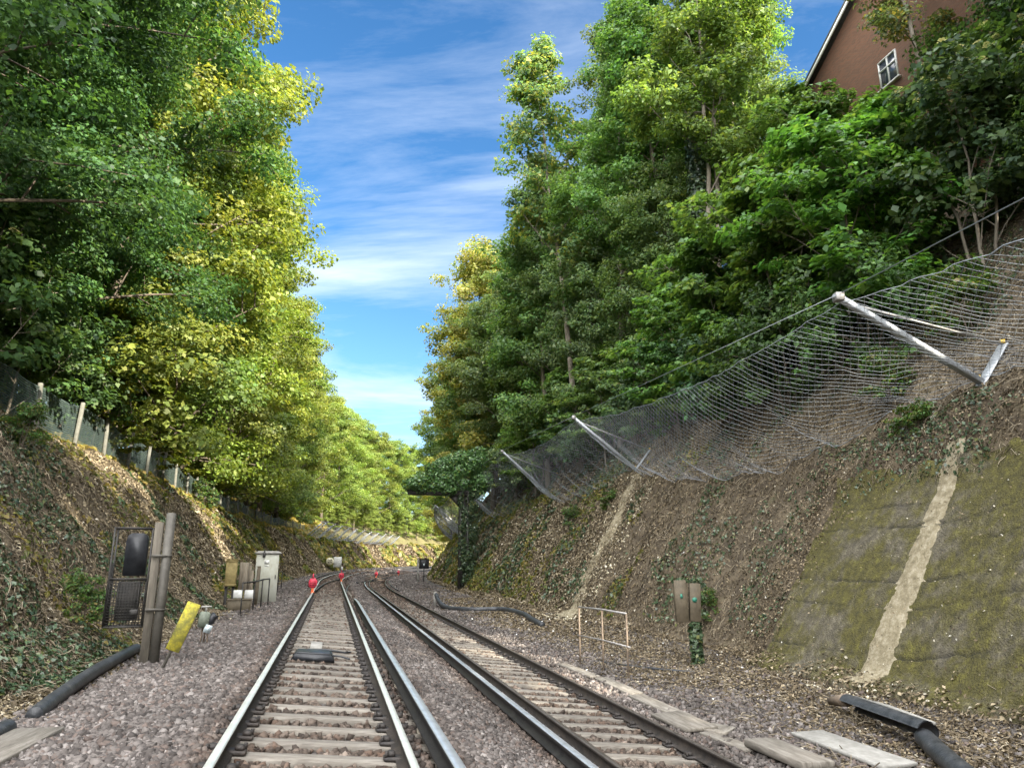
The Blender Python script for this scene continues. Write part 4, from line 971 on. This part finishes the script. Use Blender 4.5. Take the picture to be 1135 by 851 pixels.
# --- left side
left1 = [('maple', 17.5, -11.5, 1.08), ('maple', 24.0, -11.2, 1.1), ('maple', 29.0, -13, 1.0), ('lime_a', 34, -10.0, 1.24), ('lime_b', 41.5, -9.6, 1.26), ('lime_a', 49, -9.8, 1.22), ('lime_b', 57, -9.4, 1.24),
         ('lime_a', 65.5, -9.6, 1.18), ('lime_b', 74, -9.4, 1.19), ('lime_a', 83, -9.6, 1.14), ('lime_b', 92, -9.4, 1.16), ('lime_a', 101, -10.0, 1.08), ('lime_b', 111, -10.0, 1.1),
         ('lime_a', 121, -10.2, 1.06), ('lime_b', 132, -10.2, 1.06), ('lime_a', 143, -10.2, 1.06), ('lime_b', 155, -10.2, 1.06), ('lime_a', 168, -10.2, 1.06), ('lime_b', 182, -10.2, 1.06), ('lime_a', 198, -10.4, 1.1), ('lime_b', 216, -10.4, 1.1), ('lime_a', 236, -10.4, 1.1)]
ORD = ['first', 'second', 'third', 'fourth', 'fifth', 'sixth', 'seventh', 'eighth', 'ninth', 'tenth', 'eleventh', 'twelfth', 'thirteenth', 'fourteenth', 'fifteenth', 'sixteenth', 'seventeenth', 'eighteenth', 'nineteenth', 'twentieth', 'twenty-first', 'twenty-second']
nm_, nl_ = 0, 0
for key, s, t, sc in left1:
    if s > 98: key = 'lime_c'; t -= 2.0
    if key == 'maple': lab = f'dark shaded maple behind the left fence, {ORD[nm_]} from the left'; nm_ += 1; tint = (.9, 1, 1)
    else: lab = f'sunlit yellow green tree on the left bank, {ORD[nl_]} beyond the dark maples'; nl_ += 1; v = random.uniform(.88, 1.15); tint = (v*random.uniform(.82, 1.04), v, v*random.uniform(.85, 1.3))
    tree(key, s, t, lab, GL, sc, tint=tint)
for k, s in enumerate(list(np.arange(20, 140, 9.5)) + [150, 165, 180, 200, 225, 250]):
    tree(random.choice(['lime_a', 'lime_b', 'maple']) if s > 34 else 'maple', s, -18+random.uniform(-1, 1), 'tree of the second row on the left bank, behind the front crowns', GL, random.uniform(.95, 1.08), tint=(.95, .98, .95))
for k, (key, s, t, sc) in enumerate([('elder', 19.5, -9.6, 1.05), ('elder', 23.0, -9.7, .95), ('thicket', 27.0, -9.8, 1.0)]):
    tree(key, s, t, ['white flowered elder shrub behind the left fence at the frame edge', 'white flowered elder shrub behind the fence, right of the first elder', 'dark leafy shrub behind the left fence, right of both elders'][k], GLS, sc)
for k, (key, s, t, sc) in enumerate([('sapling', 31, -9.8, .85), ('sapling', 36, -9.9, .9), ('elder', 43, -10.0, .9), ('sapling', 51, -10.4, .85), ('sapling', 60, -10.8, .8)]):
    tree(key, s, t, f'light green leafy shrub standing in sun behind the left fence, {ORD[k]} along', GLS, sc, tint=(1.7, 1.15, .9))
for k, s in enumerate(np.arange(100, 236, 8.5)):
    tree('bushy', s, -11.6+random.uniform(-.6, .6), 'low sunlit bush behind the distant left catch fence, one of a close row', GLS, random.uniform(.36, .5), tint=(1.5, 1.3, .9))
# --- right side: tall trees
right = [('ash_b', 31.5, 20.5, 1.0, True, 'ivy clad tall tree left of the brick gable, nearest of the tall right trees'), ('ash_a', 29.0, 16.8, 1.1, True, 'tall tree with thick ivy trunk behind the bright maple saplings'),
         ('ash_b', 33.0, 17.5, 1.15, False, 'tall leaning pale trunked tree just left of the ivy trunk'), ('ash_a', 37.5, 15.2, 1.1, False, 'tall tree with two pale slender trunks above the middle catch fence post'),
         ('ash_a', 42.0, 17.5, 1.15, False, 'tall green tree behind the pale slender trunks'), ('sparse', 42, 14.9, 1.3, False, 'thin sparse tree with golden leaves standing out against the sky'),
         ('ash_b', 48.5, 14.6, 1.05, False, 'tall green tree right behind the thin sparse tree'), ('bushy', 50, 16.0, 1.25, False, 'bushy green tree low behind the third catch fence post'),
         ('gold', 66, 14.0, 1.35, False, 'golden leaved tree rising over the ivy gantry'), ('bushy', 58, 14.6, 1.2, False, 'dense green tree just behind the ivy gantry'),
         ('bushy', 70, 15.0, 1.3, False, 'green tree beyond the gantry under the golden tree'), ('gold', 79, 13.8, 1.25, False, 'yellow topped tree far along the right bank'),
         ('bushy', 88, 13.6, 1.25, False, 'far green tree overhanging the right bank near the bend'), ('gold', 97, 13.4, 1.15, False, 'smaller yellow tree far off near the bend'),
         ('bushy', 107, 13.4, 1.15, False, 'farthest visible green tree on the right bank'), ('lime_a', 120, 12, .8, False, 'tree at the bend on the right bank')]
rt = random.Random(3)
for key, s, t, sc, iv, lab in right:
    tree(key, s, t, lab, GR, sc, ivy=iv, rz=.24 if key in ('sparse',) else None, tint=(1.05, 1.05, 1) if key == 'gold' else (rt.uniform(.95, 1.3), rt.uniform(1.0, 1.25), rt.uniform(.8, 1.3)))
for k, (key, s, t, sc) in enumerate([('yew', 13.5, 21.2, .86), ('yew', 9.5, 24.5, 1.0), ('yew', 9.0, 18.0, .7)]):
    tree(key, s, t, ['dark dense tree above the slope at upper right corner', 'dark tree at the very top right frame edge', 'dark low evergreen on the bare slope at the right frame edge'][k], GR, sc)
for k, s in enumerate((36, 45, 54, 64, 75)):
    tree('ash_a' if k % 2 else 'bushy', s, 24+random.uniform(-1, 1), 'tree of the back row on the right bank, seen through gaps', GR, 1.0)
for k, (key, s, t, sc, lab) in enumerate([
    ('sapling', 17.6, 15.6, 1.05, 'bright green maple sapling behind the nearest catch fence post'), ('sapling', 21.0, 15.4, 1.1, 'large bright maple sapling left of the nearest fence post'),
    ('sapling', 24.6, 15.2, 1.05, 'bright maple sapling in the middle of the long net span'), ('sapling', 29.0, 15.0, .95, 'bright maple sapling above the middle catch fence post'),
    ('sapling', 25.5, 21.2, 1.15, 'leafy sapling partly hiding the brick gable left of its window'), ('sparse', 18.4, 20.8, .72, 'thin open tree in front of the brick gable right of its window'), ('sapling', 20.5, 18.0, 1.0, 'maple sapling higher up the slope below the brick gable'), ('elder', 14.6, 17.0, 1.05, 'white flowered elder at upper right beside the brick house'),
    ('elder', 12.0, 18.5, 1.0, 'white flowered elder on bare slope at the right frame side'), ('thicket', 16.5, 14.6, .8, 'dark thicket low behind the net under the nearest maple'),
    ('thicket', 20.0, 14.4, .85, 'dark thicket low behind the long net span'), ('thicket', 24.0, 14.5, .85, 'dark thicket behind the net left of the long span centre'),
    ('elder', 28.0, 14.7, .8, 'leafy elder behind the net right of the middle post'), ('elder', 33.5, 14.8, .85, 'leafy elder just left of the middle catch fence post'),
    ('sapling', 37.5, 14.8, .9, 'green maple sapling between the middle and third net posts'), ('sapling', 43.0, 15.2, .9, 'green maple sapling above the third net post'),
    ('thicket', 41, 15, .9, 'dark shrub above the net between middle and third post'), ('sapling', 50, 14.2, .9, 'green leafy shrub left of the third net post'), ('thicket', 58, 14.8, .9, 'dark shrub at the root of the ivy gantry'),
    ('sapling', 66, 15.2, .9, 'leafy shrub on the bank crest past the gantry'),
    ('bushy', 33.5, 17.0, .82, 'broad green bush like tree between the ivy trunk and the pale trunks'), ('bushy', 40.5, 16.4, .85, 'broad green bush like tree at the foot of the pale slender trunks'),
    ('bushy', 46.0, 16.6, .95, 'broad green bush like tree at the foot of the thin sparse tree'), ('elder', 46, 15.0, 1.0, 'leafy elder above the net just right of the third post'), ('bushy', 54, 16, 1.05, 'full green tree above the net left of the third post'), ('bushy', 61, 15.8, 1.1, 'full green tree directly above the ivy gantry')]):
    tree(key, s, t, lab, GRS, sc, tint=(rt.uniform(.85, 1.12), rt.uniform(.9, 1.12), rt.uniform(.8, 1.3)))
# small plants on the banks
for k, (s, t, sc) in enumerate([(18.5, -7.2, .35), (14.5, -4.2, .30), (13.2, 14.8, .6), (15, 13.6, .45), (11, 16, .6), (33, -4.0, .4), (46, -7.6, .6), (9.0, 12.7, .4), (13.2, 12.6, .35), (18.5, 9.9, .3), (36, 12, .4), (31.5, 12.4, .35)]):
    tree('scrub', s, t, f'small low scrub plant rooted on the {"left" if t < 0 else "right"} bank slope', 'low scrub plants on the bank slopes', sc, sink=.02, tint=(.75, .8, .8))
# the trees standing behind the photographer on the right bank: they throw the shade over the near cutting
SHADE = [(6.5, 14.4, 'ash_a', .95), (-13, 12.5, 'maple', 1.3), (-22, 13.5, 'maple', 1.5), (-26, 16, 'yew', 1.9), (-28, 21, 'lime_a', 1.4), (1, 19.5, 'bushy', 1.0), (-7, 19, 'bushy', .95), (-15, 18, 'bushy', .95), (-36, 18, 'lime_a', 1.4)]
for s, t, key, sc in SHADE:
    tree(key, s, t, 'tall tree on the right bank behind the viewer, shading the near cutting', 'trees behind the viewer', sc)

# ------------------------------------------------------------------ camera, sun, sky
SUN_EL = math.radians(30); sd = np.array((.60, -.80)); hx = sd[0]*NX + sd[1]*DX        # towards the sun: right and behind
cam = bpy.data.cameras.new('camera'); co = bpy.data.objects.new('camera', cam); COL.objects.link(co)
cam.sensor_width = 36; cam.lens = 36*787/1135; cam.clip_end = 3000; cam.clip_start = .05
co.location = (0, 0, 1.66); co.rotation_euler = (math.radians(90) + math.atan(195/787), 0, 0); scene.camera = co
sun = bpy.data.lights.new('sun', 'SUN'); sun.energy = 5.0; sun.angle = math.radians(.5); sun.color = (1, .91, .74)
so = bpy.data.objects.new('sun', sun); COL.objects.link(so); so.location = (30, -30, 60)
dirv = Vector((hx[0]*math.cos(SUN_EL), hx[1]*math.cos(SUN_EL), math.sin(SUN_EL))); so.rotation_euler = dirv.to_track_quat('Z', 'Y').to_euler()
w = bpy.data.worlds.new('World'); scene.world = w; w.use_nodes = True; nt = w.node_tree; nt.nodes.clear(); L = nt.links.new
out = nt.nodes.new('ShaderNodeOutputWorld'); bg = N(nt, 'ShaderNodeBackground', Strength=.072)
sky = nt.nodes.new('ShaderNodeTexSky'); sky.sky_type = 'NISHITA'; sky.sun_disc = False; sky.sun_elevation = SUN_EL; sky.sun_rotation = math.atan2(hx[0], hx[1])
sky.air_density = 1.0; sky.dust_density = .3; sky.ozone_density = 2.0
tc = N(nt, 'ShaderNodeTexCoord'); sp = N(nt, 'ShaderNodeSeparateXYZ'); L(tc.outputs['Generated'], sp.inputs[0])
def math_(op, a, b=None, clamp=False):
    n = N(nt, 'ShaderNodeMath', operation=op, use_clamp=clamp)
    for i, x in enumerate((a, b)):
        if x is None: continue
        if isinstance(x, (int, float)): n.inputs[i].default_value = x
        else: L(x, n.inputs[i])
    return n.outputs[0]
zz = math_('ADD', math_('MAXIMUM', sp.outputs[2], 0.0), .12)
cv = N(nt, 'ShaderNodeCombineXYZ'); L(math_('DIVIDE', sp.outputs[0], zz), cv.inputs[0]); L(math_('DIVIDE', sp.outputs[1], zz), cv.inputs[1])
mp = N(nt, 'ShaderNodeMapping'); L(cv.outputs[0], mp.inputs[0]); mp.inputs['Rotation'].default_value = (0, 0, math.radians(-38)); mp.inputs['Scale'].default_value = (.55, 1.25, 1); mp.inputs['Location'].default_value = (30.0, 2.0, 0)
n1 = N(nt, 'ShaderNodeTexNoise', Scale=.75, Detail=10, Roughness=.6, Distortion=.35); L(mp.outputs[0], n1.inputs['Vector'])
r1 = ramp(nt, [(.50, (0, 0, 0)), (.70, (1, 1, 1))]); L(n1.outputs['Fac'], r1.inputs[0])
# unseen bright cloud, added overhead and behind the viewer as fill light
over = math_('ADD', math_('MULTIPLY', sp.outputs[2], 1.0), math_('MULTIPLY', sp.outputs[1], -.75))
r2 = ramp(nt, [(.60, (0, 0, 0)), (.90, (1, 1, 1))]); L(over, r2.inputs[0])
mp2 = N(nt, 'ShaderNodeMapping'); L(cv.outputs[0], mp2.inputs[0]); mp2.inputs['Rotation'].default_value = (0, 0, math.radians(25)); mp2.inputs['Scale'].default_value = (.8, 2.6, 1); mp2.inputs['Location'].default_value = (4.2, 1.5, 0)
n2 = N(nt, 'ShaderNodeTexNoise', Scale=1.1, Detail=11, Roughness=.66, Distortion=.6); L(mp2.outputs[0], n2.inputs['Vector'])
r3 = ramp(nt, [(.48, (0, 0, 0)), (.82, (1, 1, 1))]); L(n2.outputs['Fac'], r3.inputs[0])
cl = math_('MAXIMUM', math_('MULTIPLY', r1.outputs[0], .85), math_('MULTIPLY', r3.outputs[0], .38))
mx = N(nt, 'ShaderNodeMix', data_type='RGBA'); L(cl, mx.inputs[0]); hs = N(nt, 'ShaderNodeHueSaturation', Saturation=1.28, Value=1.08); L(sky.outputs[0], hs.inputs['Color']); L(hs.outputs[0], mx.inputs[6]); mx.inputs[7].default_value = (5.4, 5.9, 6.6, 1)
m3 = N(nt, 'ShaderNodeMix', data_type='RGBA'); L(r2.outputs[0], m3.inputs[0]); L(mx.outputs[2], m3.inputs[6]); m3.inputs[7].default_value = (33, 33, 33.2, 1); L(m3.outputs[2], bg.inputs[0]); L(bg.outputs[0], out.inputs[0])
vs = scene.view_settings; vs.view_transform = 'Standard'; vs.look = 'None'; vs.exposure = 1.8; vs.gamma = 1; vs.use_curve_mapping = False
scene.render.engine = 'CYCLES'
cy = scene.cycles; cy.max_bounces = 6; cy.diffuse_bounces = 4; cy.glossy_bounces = 3; cy.transmission_bounces = 3; cy.transparent_max_bounces = 4; cy.sample_clamp_indirect = 6; cy.caustics_reflective = False; cy.caustics_refractive = False
cy.use_denoising = True
